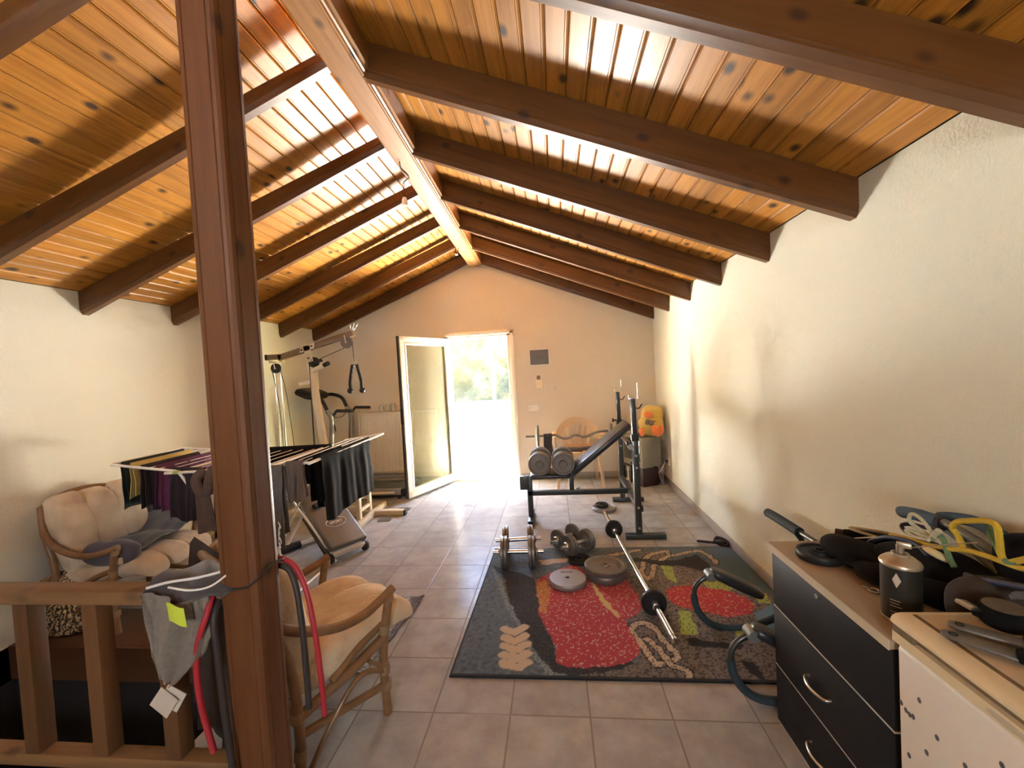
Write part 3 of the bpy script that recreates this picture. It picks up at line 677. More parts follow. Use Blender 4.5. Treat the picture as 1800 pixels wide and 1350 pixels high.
drape('jacket', 'dark brown jacket slung over the back of the armchair behind the post', 'clothing', 'brown_jacket', (-1.50, 1.515, .825), (-1.06, 1.245, .815), (-.549, -.836, 0), .66, .12, .014, 2, 21, .006, bulge=.05)
sc = thing('scarf', 'brown knitted scarf knotted around the front rail of the airer, left of the post', 'laundry', (-2.13, 2.29, .93))
q = B(); q.tube([(-2.16, 2.30, .945), (-2.19, 2.265, .90), (-2.165, 2.25, .84), (-2.13, 2.26, .80)], .03, 12, 6); q.tube([(-2.12, 2.31, .945), (-2.10, 2.262, .90), (-2.105, 2.25, .84), (-2.14, 2.255, .80)], .028, 12, 6); obj('loop', q, 'brown_knit', sc, 60)
q = B(); q.grid(26, 26, lambda u, v: (-2.15 + (.045 + .02 * v) * math.cos(2 * PI * u) + .004 * math.sin(8 * PI * u) + .02 * v, 2.25 + .022 * math.sin(2 * PI * u), .815 - .235 * v - .01 * math.sin(4 * PI * u) * v), 0, True); obj('tail', q, 'brown_knit', sc, 70)
drape('t_shirt', 'black shirt hanging off the front rail of the airer just behind the post', 'laundry', 'black_cloth', (-2.09, 2.29, .938), (-1.90, 2.295, .942), (0, -1, 0), .42, .34, .010, 2, 6)
drape('tracksuit_bottoms', 'long black trousers folded across the back line of the airer centre', 'laundry', 'black_cloth', (-2.30, 2.93, .948), (-1.70, 2.93, .955), (0, -1, 0), .05, .30, .004, 3, 7, .006)
drape('jumper', 'dark jumper folded over the middle lines of the airer centre', 'laundry', 'brown_cotton', (-2.20, 2.46, .948), (-1.86, 2.46, .95), (0, -1, 0), .10, .10, .004, 2, 8)
jn = drape('jeans', 'ripped grey jeans leg hanging long from the airer beside the post', 'laundry', 'grey_denim', (-1.785, 2.265, .95), (-1.640, 2.285, .953), (0, -1, 0), .50, .42, .009, 1, 9, .004, bulge=.03)
INV[jn.name] = Matrix.Translation(jn.location).inverted()
q = B()
for z, w_ in ((.80, .05), (.775, .065), (.75, .04)): q.grid(10, 4, lambda u, v: (-1.735 + w_ * u, 2.210 - .004 * math.sin(PI * u), z - .012 * v + .01 * math.sin(6 * u) * v), .002)
obj('rip', q, 'black_cloth', jn)
q = B()
for k in range(9): q.tube([(-1.652 + .006 * math.sin(k), 2.225, .64 - .03 * k), (-1.644 + .008 * math.cos(k * 2), 2.218, .61 - .03 * k), (-1.652, 2.221, .59 - .03 * k)], .003, 6, 3)
obj('frayed_seam', q, 'text_white', jn)
drape('shorts', 'brown cotton shorts hanging between the ripped jeans and the black shirt', 'laundry', 'brown_cotton', (-1.645, 2.32, .955), (-1.545, 2.345, .957), (.2, -1, 0), .24, .22, .010, 2, 10)
bs = drape('long_sleeve_shirt', 'large black shirt over the right wing of the airer, facing the room', 'laundry', 'black_cloth', (-1.497, 2.44, .962), (-1.482, 3.10, .972), (1, 0, 0), .41, .30, .006, 3, 11)
drape('vest', 'black vest hanging lower behind the brown shorts on the airer', 'laundry', 'black_cloth', (-1.60, 2.52, .952), (-1.58, 2.85, .957), (1, 0, 0), .34, .30, .01, 2, 12)

# ---------------------------------------------------------------- sit-up bench
su = thing('sit_up_bench', 'slanted grey sit-up bench with an oval logo, beneath the black laundry', 'exercise bench', (-1.9, 3.3, 0))
ax = Vector((-.80, .54, 0)).normalized(); wx = Vector((ax.y, -ax.x, 0)); wx = Vector((.56, .83, 0)).normalized()
LO = Vector((-1.735, 3.145, .085)); sl = math.radians(31); A3 = Vector((ax.x * math.cos(sl), ax.y * math.cos(sl), math.sin(sl))); N3 = A3.cross(wx); N3 = N3 if N3.z > 0 else -N3
def su_p(a, b_, c_): return LO + A3 * a + wx * b_ + N3 * c_
mat('vinyl_grey', (.115, .115, .115), .35, var=.1, bmp=.1, bs=250, coat=.2)
q = B(); t_ = bmesh.new(); bmesh.ops.create_cube(t_, size=1)
for v_ in t_.verts: v_.co = Vector((v_.co.x * .86, v_.co.y * .32, v_.co.z * .05))
bmesh.ops.bevel(t_, geom=t_.edges[:], offset=.02, segments=3, profile=.5, affect='EDGES')
M_ = Matrix((A3, wx, N3)).transposed().to_4x4(); M_.translation = su_p(.43, 0, .03); q._merge(t_, M_); pad = obj('pad', q, 'vinyl_grey', su)
q = B(); ov = []
for i in range(40):
    a = 2 * PI * i / 40; ex_ = .085 * math.cos(a); ey_ = .052 * math.sin(a) * abs(math.sin(a)) ** .25
    ov.append(su_p(.25 + ey_ , ex_, .0565))
q.tube(ov, .0035, 6, 1, True, sq=.5); obj('logo_outline', q, 'text_white', pad)
tx = text('logo_text', 'SPORT', .036, 'text_white', (0, 0, 0), (0, 0, 0), pad)
Mt = Matrix((wx, A3, N3)).transposed().to_4x4(); Mt.translation = su_p(.25, 0, .0562); tx.matrix_local = INV[su.name] @ Mt
q = B(); q.bar(su_p(-.01, -.135, -.015), su_p(-.01, .135, -.015), .025, .04, N3); obj('end_bar', q, 'white_tube', su)
for s_ in (-1, 1):
    q = B(); q.tube([su_p(-.02, s_ * .15, -.02), su_p(.3, s_ * .155, -.035), su_p(.86, s_ * .15, -.02)], .013, 10, 5); q.tube([su_p(.02, s_ * .16, -.05), su_p(.12, s_ * .16, -.055), su_p(.50, s_ * .15, -.075)], .009, 8, 5); obj('side_tube', q, 'black_paint', su)
    q = B(); q.blob(su_p(-.015, s_ * .15, -.04), (.03, .03, .038), .7, 14, 8); obj('rubber_foot', q, 'black_rubber', su)
q = B(); q.tube([su_p(.62, -.06, -.03), (-2.36, 3.25, .04)], .014, 10, 1); q.tube([su_p(.62, .06, -.03), (-2.10, 3.62, .04)], .014, 10, 1); q.tube([(-2.43, 3.13, .035), (-2.05, 3.70, .035)], .018, 10, 1); obj('rear_leg', q, 'white_tube', su)
q = B(); q.tube([(-2.38, 3.205, .035), (-2.29, 3.34, .035)], .032, 14, 1); q.tube([(-2.435, 3.12, .035), (-2.425, 3.137, .035)], .022, 12, 1); q.tube([(-2.19, 3.49, .035), (-2.10, 3.625, .035)], .032, 14, 1); obj('foam_roller', q, 'black_rubber', su)
q = B(); q.tube([su_p(.46, -.10, .075), su_p(.52, .10, .085)], .022, 14, 1); single('hand_grip', 'black foam grip lying on the upper end of the sit-up bench', 'grip', q, 'black_rubber', su_p(.48, 0, .06))

# ---------------------------------------------------------------- cable machine in the left corner
cm = thing('cable_machine', 'beige home gym cable tower with high boom, in the corner left of the door', 'gym machine', (-2.4, 4.12, 0))
q = B(); q.bar((-2.95, 4.13, .03), (-1.62, 4.125, .03), .06, .055, bev=.004); q.bar((-1.96, 3.73, .03), (-1.98, 4.44, .03), .05, .05, bev=.004); q.bar((-2.95, 3.86, .03), (-2.95, 4.5, .03), .05, .05, bev=.004)
bp = obj('base_frame', q, 'beige_paint', cm)
q = B(); q.box((-1.625, 4.125, .03), (.02, .062, .058), None, .003)
for y in (3.725, 4.445): q.box((-1.96 if y < 4 else -1.98, y, .03), (.054, .02, .054), None, .003)
q.box((-2.95, 3.855, .03), (.054, .02, .054), None, .003); obj('end_cap', q, 'black_plastic', bp)
q = B(); q.bar((-2.40, 4.12, .05), (-2.575, 4.12, 1.82), .06, .06, (1, 0, 0), .004); obj('mast', q, 'beige_paint', cm)
for x, y, h_ in ((-2.0, 3.87, .49), (-2.025, 4.15, .42)):
    q = B(); q.bar((x, y, .05), (x + .003, y, h_), .045, .035, (1, 0, 0), .003); obj('upright', q, 'beige_paint', cm)
q = B(); q.bar((-2.0, 3.87, .27), (-2.02, 4.15, .27), .03, .045); q.bar((-2.0, 3.87, .16), (-2.42, 3.87, .16), .03, .05); q.bar((-2.02, 4.15, .20), (-2.45, 4.15, .20), .03, .05); q.bar((-2.30, 3.87, .16), (-2.30, 4.15, .20), .03, .04); q.bar((-2.02, 4.12, .12), (-2.02, 3.87, .12), .03, .03); obj('cross_bar', q, 'beige_paint', cm)
mat('brown_steel', (.20, .13, .075), .4, .3)
q = B(); q.bar((-3.02, 4.11, 1.735), (-2.86, 4.11, 1.735), .055, .055); q.bar((-2.90, 4.11, 1.722), (-2.055, 4.11, 1.935), .055, .06); bo = obj('boom', q, 'brown_steel', cm)
q = B(); q.box((-3.03, 4.11, 1.735), (.03, .06, .06), None, .003); obj('end_cap', q, 'black_plastic', bo)
q = B(); q.prism([(-2.64, 4.075, 1.76), (-2.48, 4.075, 1.80), (-2.47, 4.075, 1.86), (-2.63, 4.075, 1.82)], (0, -.004, 0)); q.prism([(-2.60, 4.075, 1.83), (-2.52, 4.075, 1.83), (-2.52, 4.075, 1.66), (-2.57, 4.075, 1.66)], (0, -.004, 0)); obj('bracket', q, 'beige_paint', cm)
q = B()
for x, z in ((-2.615, 1.79), (-2.50, 1.825), (-2.545, 1.70)): q.cyl((x, 4.072, z), (x, 4.062, z), .009, n=10)
obj('bolt', q, 'black_plastic', cm)
PUL = lambda r: [(.004, -.012), (r, -.013), (r, -.009), (r * .8, 0), (r, .009), (r, .013), (.004, .012)]
for x, z, r, m_ in ((-2.93, 1.615, .052, 'black_plastic'), (-2.50, 1.655, .055, 'black_plastic'), (-2.125, 1.84, .062, 'cast_grey')):
    q = B(); q.lathe(PUL(r), (x, 4.09, z), (0, 1, 0), 24); pu = obj('pulley', q, m_, cm)
    q = B(); q.bar((x, 4.07, z), (x - .012, 4.07, z + .075), .012, .004, (0, 1, 0)); q.cyl((x, 4.065, z), (x, 4.1, z), .008, n=10); obj('pulley_bracket', q, 'beige_paint', pu)
for x in (-3.10, -3.03):
    q = B(); q.cyl((x, 4.30, .05), (x, 4.30, 1.70), .012, n=12); obj('guide_rod', q, 'chrome', cm)
for k in range(11):
    q = B(); q.box((-3.065, 4.30, .09 + .043 * k), (.13, .20, .039), None, .003); obj('weight_slab', q, 'cast_grey', cm)
q = B(); q.box((-3.065, 4.30, 1.70), (.16, .05, .03), None, .003); q.bar((-3.02, 4.11, 1.72), (-3.03, 4.30, 1.70), .03, .03); obj('rod_holder', q, 'beige_paint', cm)
q = B()
for pts in ([(-2.885, 4.09, 1.61), (-2.83, 4.09, 1.3), (-2.77, 4.08, .6), (-2.74, 4.08, .1)], [(-2.98, 4.09, 1.61), (-3.0, 4.2, 1.2), (-3.06, 4.3, .60)], [(-2.55, 4.09, 1.65), (-2.56, 4.09, 1.2), (-2.57, 4.09, .3)], [(-2.53, 4.05, 1.64), (-2.53, 4.05, 1.0), (-2.53, 4.05, .2)], [(-2.45, 4.09, 1.68), (-2.15, 4.09, 1.785)], [(-2.063, 4.09, 1.84), (-2.06, 4.09, 1.72), (-2.055, 4.09, 1.64)]): q.tube(pts, .0035, 6, 4)
obj('cable', q, 'black_plastic', cm)
q = B(); q.bar((-2.53, 4.09, 1.565), (-2.34, 4.02, 1.615), .03, .04); q.tube([(-2.34, 4.02, 1.615), (-2.295, 4.0, 1.63)], .02, 12, 1); q.bar((-2.545, 4.08, 1.45), (-2.66, 4.05, 1.43), .03, .035); obj('side_arm', q, 'beige_paint', cm)
q = B(); q.tube([(-2.345, 4.018, 1.615), (-2.29, 4.0, 1.632)], .024, 12, 1); q.blob((-2.49, 4.05, 1.635), (.02, .02, .03), 1, 12, 8); q.tube([(-2.40, 4.03, 1.655), (-2.47, 4.05, 1.64)], .005, 8, 1); q.blob((-2.385, 4.03, 1.665), (.017, .017, .017), 1, 12, 8); obj('grip', q, 'black_plastic', cm)
q = B()
for dx in (-.025, .0, .025): q.tube([(-2.06 + dx * .5, 4.11, 1.965), (-2.055 + dx, 4.10, 1.985), (-2.04 + dx * 1.4, 4.09, 2.005), (-2.035 + dx * 1.6, 4.09, 2.03)], .004, 8, 4)
obj('hook', q, 'steel', cm)
tr_ = thing('triceps_rope', 'black twisted pull-down rope with ball ends hanging from the gym boom', 'rope', (-2.055, 4.09, 1.32))
q = B()
for s_ in (-1, 1):
    for ph in (0, 2 * PI / 3, 4 * PI / 3):
        pts = []
        for i in range(40):
            u = i / 39; cx = -2.055 + s_ * (.022 + .045 * min(1, u * 1.3) ** .7 - .006 * u); z = 1.585 - .225 * u + (.02 * (1 - min(1, u * 6)))
            a = u * 34 + ph; pts.append((cx + .009 * math.cos(a), 4.09 + .009 * math.sin(a), z))
        q.tube(pts, .009, 7, 1)
obj('rope', q, 'black_plastic', tr_)
for s_ in (-1, 1):
    q = B(); q.blob((-2.055 + s_ * .066, 4.09, 1.335), (.031, .031, .03), 1, 16, 10); obj('ball_end', q, 'black_plastic', tr_)
q = B(); q.tube([(-2.055 + .022 * math.cos(a), 4.09, 1.60 + .02 * math.sin(a)) for a in [2 * PI * i / 12 for i in range(12)]], .006, 8, 2, True); q.tube([(-2.055 + .012 * math.cos(a), 4.09, 1.64 + .024 * math.sin(a)) for a in [2 * PI * i / 12 for i in range(12)]], .004, 8, 2, True); obj('clip', q, 'steel', tr_)

q = B(); q.box((-1.79, 3.985, .003), (.13, .10, .006), (0, 0, .05), .002); single('floor_pad', 'thin grey rubber pad on the tiles in front of the gym tower base', 'mat', q, 'cast_grey', (-1.79, 3.985, 0))
q = B(); q.box((-1.70, 4.30, .003), (.14, .10, .006), (0, 0, .05), .002); single('floor_pad', 'thin grey rubber pad on the tiles behind the gym tower base', 'mat', q, 'cast_grey', (-1.70, 4.30, 0))

# ---------------------------------------------------------------- treadmill
tm = thing('treadmill', 'grey folding treadmill with black console standing in front of the radiator', 'treadmill', (-2.4, 4.92, 0))
q = B(); q.box2((-2.95, 4.70, .075), (-1.84, 5.14, .10), .006); obj('deck', q, 'black_plastic', tm)
mat('belt_grey', (.06, .058, .055), .7, bmp=.2, bs=400)
q = B(); q.box2((-2.93, 4.735, .10), (-1.85, 5.105, .108), .003); obj('belt', q, 'belt_grey', tm)
for y in (4.685, 5.155):
    q = B(); q.box2((-2.97, y - .03, .05), (-1.86, y + .03, .122), .012, 3); rl_ = obj('side_rail', q, 'cast_light', tm)
    q = B(); q.box2((-2.95, y - .034, .07), (-1.95, y - .029, .095), .001); obj('trim_strip', q, 'white_plastic', rl_)
    q = B(); q.box2((-1.88, y - .036, .035), (-1.79, y + .036, .125), .018, 3); obj('end_cap', q, 'black_plastic', tm)
    q = B(); q.cyl((-1.90, y - .02, .025), (-1.90, y + .02, .025), .025, n=16); q.cyl((-2.85, y - .02, .025), (-2.85, y + .02, .025), .025, n=16); obj('foot', q, 'black_rubber', tm)
    q = B(); q.tube([(-2.80, y, .10), (-2.74, y, .45), (-2.70, y, .80), (-2.69, y, 1.00), (-2.74, y, 1.09)], .028, 12, 6, sq=1.4); obj('upright', q, 'cast_light', tm)
    q = B(); q.tube([(-2.74, y, 1.10), (-2.80, y, 1.22), (-2.92, y, 1.27), (-3.02, y, 1.27)], .022, 12, 6); obj('handlebar', q, 'black_plastic', tm)
    q = B(); q.tube([(-2.62, y, 1.085), (-2.42, y, 1.075)], .019, 12, 1); q.tube([(-2.69, y, 1.0), (-2.62, y, 1.085)], .016, 10, 1); obj('grip', q, 'black_rubber', tm)
q = B(); q.blob((-3.06, 4.92, 1.30), (.13, .25, .045), .6, 28, 14, rot=(0, math.radians(24), 0)); co_ = obj('console', q, 'black_plastic', tm)
q = B(); q.blob((-3.045, 4.92, 1.335), (.09, .16, .012), .5, 24, 8, rot=(0, math.radians(24), 0)); obj('display', q, 'black_vinyl', co_)
q = B(); q.tube([(-2.74, 4.70, 1.07), (-2.72, 4.8, 1.0), (-2.71, 4.95, .985), (-2.72, 5.08, 1.02), (-2.74, 5.14, 1.06)], .004, 6, 6); q.tube([(-2.66, 4.68, .98), (-2.655, 4.675, .90), (-2.64, 4.675, .83), (-2.65, 4.675, .92)], .004, 6, 5); obj('safety_cord', q, 'black_plastic', tm)

# ---------------------------------------------------------------- radiator with jars
ra = thing('radiator', 'white panel radiator under the end wall, left of the balcony door', 'radiator', (-2.1, 5.33, .15))
mat('radiator_white', (.74, .68, .56), .4, var=.03)
rx0, rx1, rz0, rz1 = -2.64, -1.55, .17, 1.0; NR = 36
def rpan(u, v):
    ph = (u * NR) % 1
    d_ = .010 if .25 < ph < .75 else 0
    k = 0 if v < .04 or v > .96 else 1
    return (rx0 + (rx1 - rx0) * u, 5.262 + d_ * k, rz0 + (rz1 - rz0) * v)
q = B(); t_ = bmesh.new(); us = sorted(set([0, 1] + [(i + f) / NR for i in range(NR) for f in (.2, .3, .7, .8)])); vs2 = (0, .04, .055, .945, .96, 1)
V = []
for i, u in enumerate(us):
    ph = (u * NR) % 1; d_ = .009 if .25 < ph < .75 else 0
    V.append([t_.verts.new((rx0 + (rx1 - rx0) * u, 5.262 + (d_ if 1 < j < 4 else 0), rz0 + (rz1 - rz0) * v)) for j, v in enumerate(vs2)])
for i in range(len(us) - 1):
    for j in range(5): t_.faces.new((V[i][j], V[i + 1][j], V[i + 1][j + 1], V[i][j + 1]))
bmesh.ops.recalc_face_normals(t_, faces=t_.faces); q._merge(t_)
q.box2((rx0, 5.275, rz0 + .01), (rx1, 5.35, rz1 - .012), .003); obj('panel', q, 'radiator_white', ra, 20)
q = B(); q.box2((rx0 - .004, 5.258, rz0), (rx0 + .004, 5.36, rz1), .002); q.box2((rx1 - .004, 5.258, rz0), (rx1 + .004, 5.36, rz1), .002); q.box2((rx0, 5.262, rz1 - .012), (rx1, 5.36, rz1 + .002), .003); obj('cover', q, 'radiator_white', ra)
q = B(); q.tube([(rx1 + .03, 5.31, rz1 - .02), (rx1 + .03, 5.31, .02)], .011, 10, 1); q.cyl((rx1 + .0, 5.31, rz1 - .03), (rx1 + .045, 5.31, rz1 - .03), .016); obj('pipe', q, 'radiator_white', ra)
q = B(); q.blob((rx1 + .03, 5.27, rz1 - .03), (.018, .03, .018), .6, 14, 8); obj('valve', q, 'white_plastic', ra)
q = B()
for x in (-2.5, -1.7):
    for z in (.3, .85): q.box2((x - .02, 5.35, z), (x + .02, YE - .001, z + .04))
obj('wall_bracket', q, 'radiator_white', ra)
mt, t, b = nmat('jar_glass'); b.inputs['Base Color'].default_value = (.75, .78, .70, 1); b.inputs['Roughness'].default_value = .08; b.inputs['Alpha'].default_value = .45; b.inputs['Metallic'].default_value = 0
JL = ['small glass jar at the left end of the row on the radiator', 'small glass jar in the middle of the row on the radiator', 'small glass jar with wire handle on the radiator nearest the door leaf']
for k, x in enumerate((-2.335, -2.245, -2.165)):
    r = .032; h_ = .085 + .008 * k
    j = thing('jar', JL[k], 'jar', (x, 5.31, 1.002), 0, 'jars on the radiator', world=False)
    q = B(); q.lathe([(0, 0), (r, 0), (r, h_ * .75), (r * .7, h_ * .9), (r * .7, h_), (r * .6, h_), (r * .6, h_ * .88), (r * .9, h_ * .72), (r * .9, .004), (0, .004)], n=18); obj('glass_body', q, 'jar_glass', j)
    q = B(); q.tube([(-r * .75, 0, h_ * .9), (-r * .8, 0, h_ * 1.2), (0, 0, h_ * 1.4), (r * .8, 0, h_ * 1.2), (r * .75, 0, h_ * .9)], .0018, 6, 5); obj('wire_handle', q, 'steel', j)

# ---------------------------------------------------------------- things on the end wall
fp = thing('fuse_box', 'grey rectangular fuse box cover high on the end wall right of the door', 'fuse box', (-.175, 5.40, 1.60))
mat('panel_grey', (.13, .125, .12), .45, var=.08)
q = B(); q.box2((-.297, 5.382, 1.512), (-.055, 5.4, 1.705), .004); obj('cover', q, 'panel_grey', fp)
q = B(); q.box2((-.302, 5.39, 1.505), (-.05, 5.4, 1.712), .002); obj('surround', q, 'white_plastic', fp)
text('emblem_text', 'TOP', .045, 'text_dark', (-.175, 5.3815, 1.607), (PI / 2, 0, 0), fp)
q = B(); q.box2((-.238, 5.365, 1.205), (-.142, 5.4, 1.318), .008); th_ = thing('thermostat', 'small cream thermostat on the end wall under the grey fuse box', 'thermostat', (-.19, 5.4, 1.2)); obj('body', q, 'cream_plastic', th_)
q = B(); q.cyl((-.20, 5.366, 1.245), (-.20, 5.354, 1.245), .018, n=20); obj('dial', q, 'cream_plastic', th_)
q = B(); q.box2((-.222, 5.385, 1.318), (-.178, 5.4, 1.368), .003); q.cyl((-.20, 5.386, 1.345), (-.20, 5.378, 1.345), .012, n=14); obj('bracket', q, 'brown_steel', th_)
q = B(); q.tube([(.0, 5.40, 1.215), (.0, 5.385, 1.19), (.01, 5.375, 1.165), (.022, 5.375, 1.185)], .005, 8, 5); q.box((.022, 5.385, 1.19), (.022, .012, .03), (0, .5, 0), .003); q.box((-.008, 5.392, 1.205), (.012, .014, .04), (0, -.2, 0), .003)
single('wall_hook', 'tiny metal hook on the end wall right of the thermostat', 'hook', q, 'steel', (.0, 5.4, 1.19))
so = thing('wall_socket', 'white double wall socket plate on the end wall beside the door frame', 'socket', (-.285, 5.4, .94))
q = B(); q.box2((-.352, 5.39, .905), (-.22, 5.4, .985), .003); obj('plate', q, 'white_plastic', so)
q = B(); q.cyl((-.262, 5.391, .945), (-.262, 5.386, .945), .02, n=18); q.box2((-.33, 5.386, .925), (-.295, 5.391, .965), .002); obj('outlet', q, 'cream_plastic', so)
so = thing('wall_socket', 'small white socket low on the right wall beside the television', 'socket', (1.29, 4.93, .29))
q = B(); q.box2((1.278, 4.90, .245), (1.29, 4.965, .335), .003); obj('plate', q, 'white_plastic', so)
q = B(); q.box2((1.25, 4.915, .275), (1.279, 4.95, .305), .004); obj('plug', q, 'black_plastic', so)
q = B()
for k in range(5): q.tube([(1.25, 4.93, .29), (1.235 - .01 * k, 4.955 + .01 * k, .24 - .02 * k), (1.225 - .015 * k, 4.98 + .015 * k, .10), (1.235 - .008 * k, 4.99 + .02 * k, .02), (1.22, 5.0 + .02 * k, .008)], .004, 6, 6)
single('power_cables', 'bunch of white cables trailing from the low socket to the floor', 'cable', q, 'white_plastic', (1.24, 4.95, 0))

# ---------------------------------------------------------------- bare bulbs on the ridge
mt, t, b = nmat('bulb_glass'); b.inputs['Base Color'].default_value = (.95, .93, .88, 1); b.inputs['Roughness'].default_value = .05; b.inputs['Alpha'].default_value = .30
lb = thing('pendant_bulb', 'bare unlit light bulb hanging on twisted wires from the ridge beam', 'light bulb', (-.985, 2.86, 2.85))
q = B(); q.lathe([(0, -.085), (.02, -.08), (.031, -.06), (.03, -.042), (.018, -.012), (.014, 0)], (-.985, 2.86, 2.665), n=20); obj('bulb', q, 'bulb_glass', lb)
q = B(); q.lathe([(0, -.002), (.02, 0), (.021, .012), (.018, .04), (.013, .055), (.004, .06), (0, .06)], (-.985, 2.86, 2.66), n=18); obj('socket', q, 'cream_plastic', lb)
q = B(); q.tube([(-.985, 2.86, 2.72), (-.975, 2.86, 2.76), (-.992, 2.86, 2.80), (-.975, 2.855, 2.82), (-.945, 2.85, 2.842)], .0025, 6, 5); q.tube([(-.985, 2.86, 2.72), (-.997, 2.86, 2.76), (-.978, 2.86, 2.80), (-.985, 2.855, 2.82), (-.945, 2.85, 2.842)], .0025, 6, 5); q.tube([(-.94, 2.85, 2.838), (-.93, 2.80, 2.836), (-.94, 2.70, 2.836), (-.92, 2.62, 2.838)], .004, 6, 5); obj('wire', q, 'black_plastic', lb)
q = B(); q.tube([(-.988, 2.86, 2.665), (-.99, 2.86, 2.63), (-.985, 2.86, 2.625), (-.98, 2.86, 2.63), (-.982, 2.86, 2.665)], .0012, 6, 3); obj('filament', q, 'steel', lb)
q = B(); q.tube([(-1.005, 4.50, 2.848), (-1.01, 4.50, 2.82), (-1.0, 4.50, 2.775)], .003, 6, 5); q.tube([(-.975, 4.50, 2.848), (-.98, 4.50, 2.81), (-.998, 4.50, 2.775)], .003, 6, 5); lb = thing('lamp_wire', 'loose loop of lamp wires hanging from the ridge beam near the end wall', 'wire', (-.99, 4.5, 2.84)); obj('wire', q, 'black_plastic', lb)
q = B(); q.box((-.998, 4.50, 2.768), (.03, .02, .018), None, .004); obj('connector', q, 'white_plastic', lb)

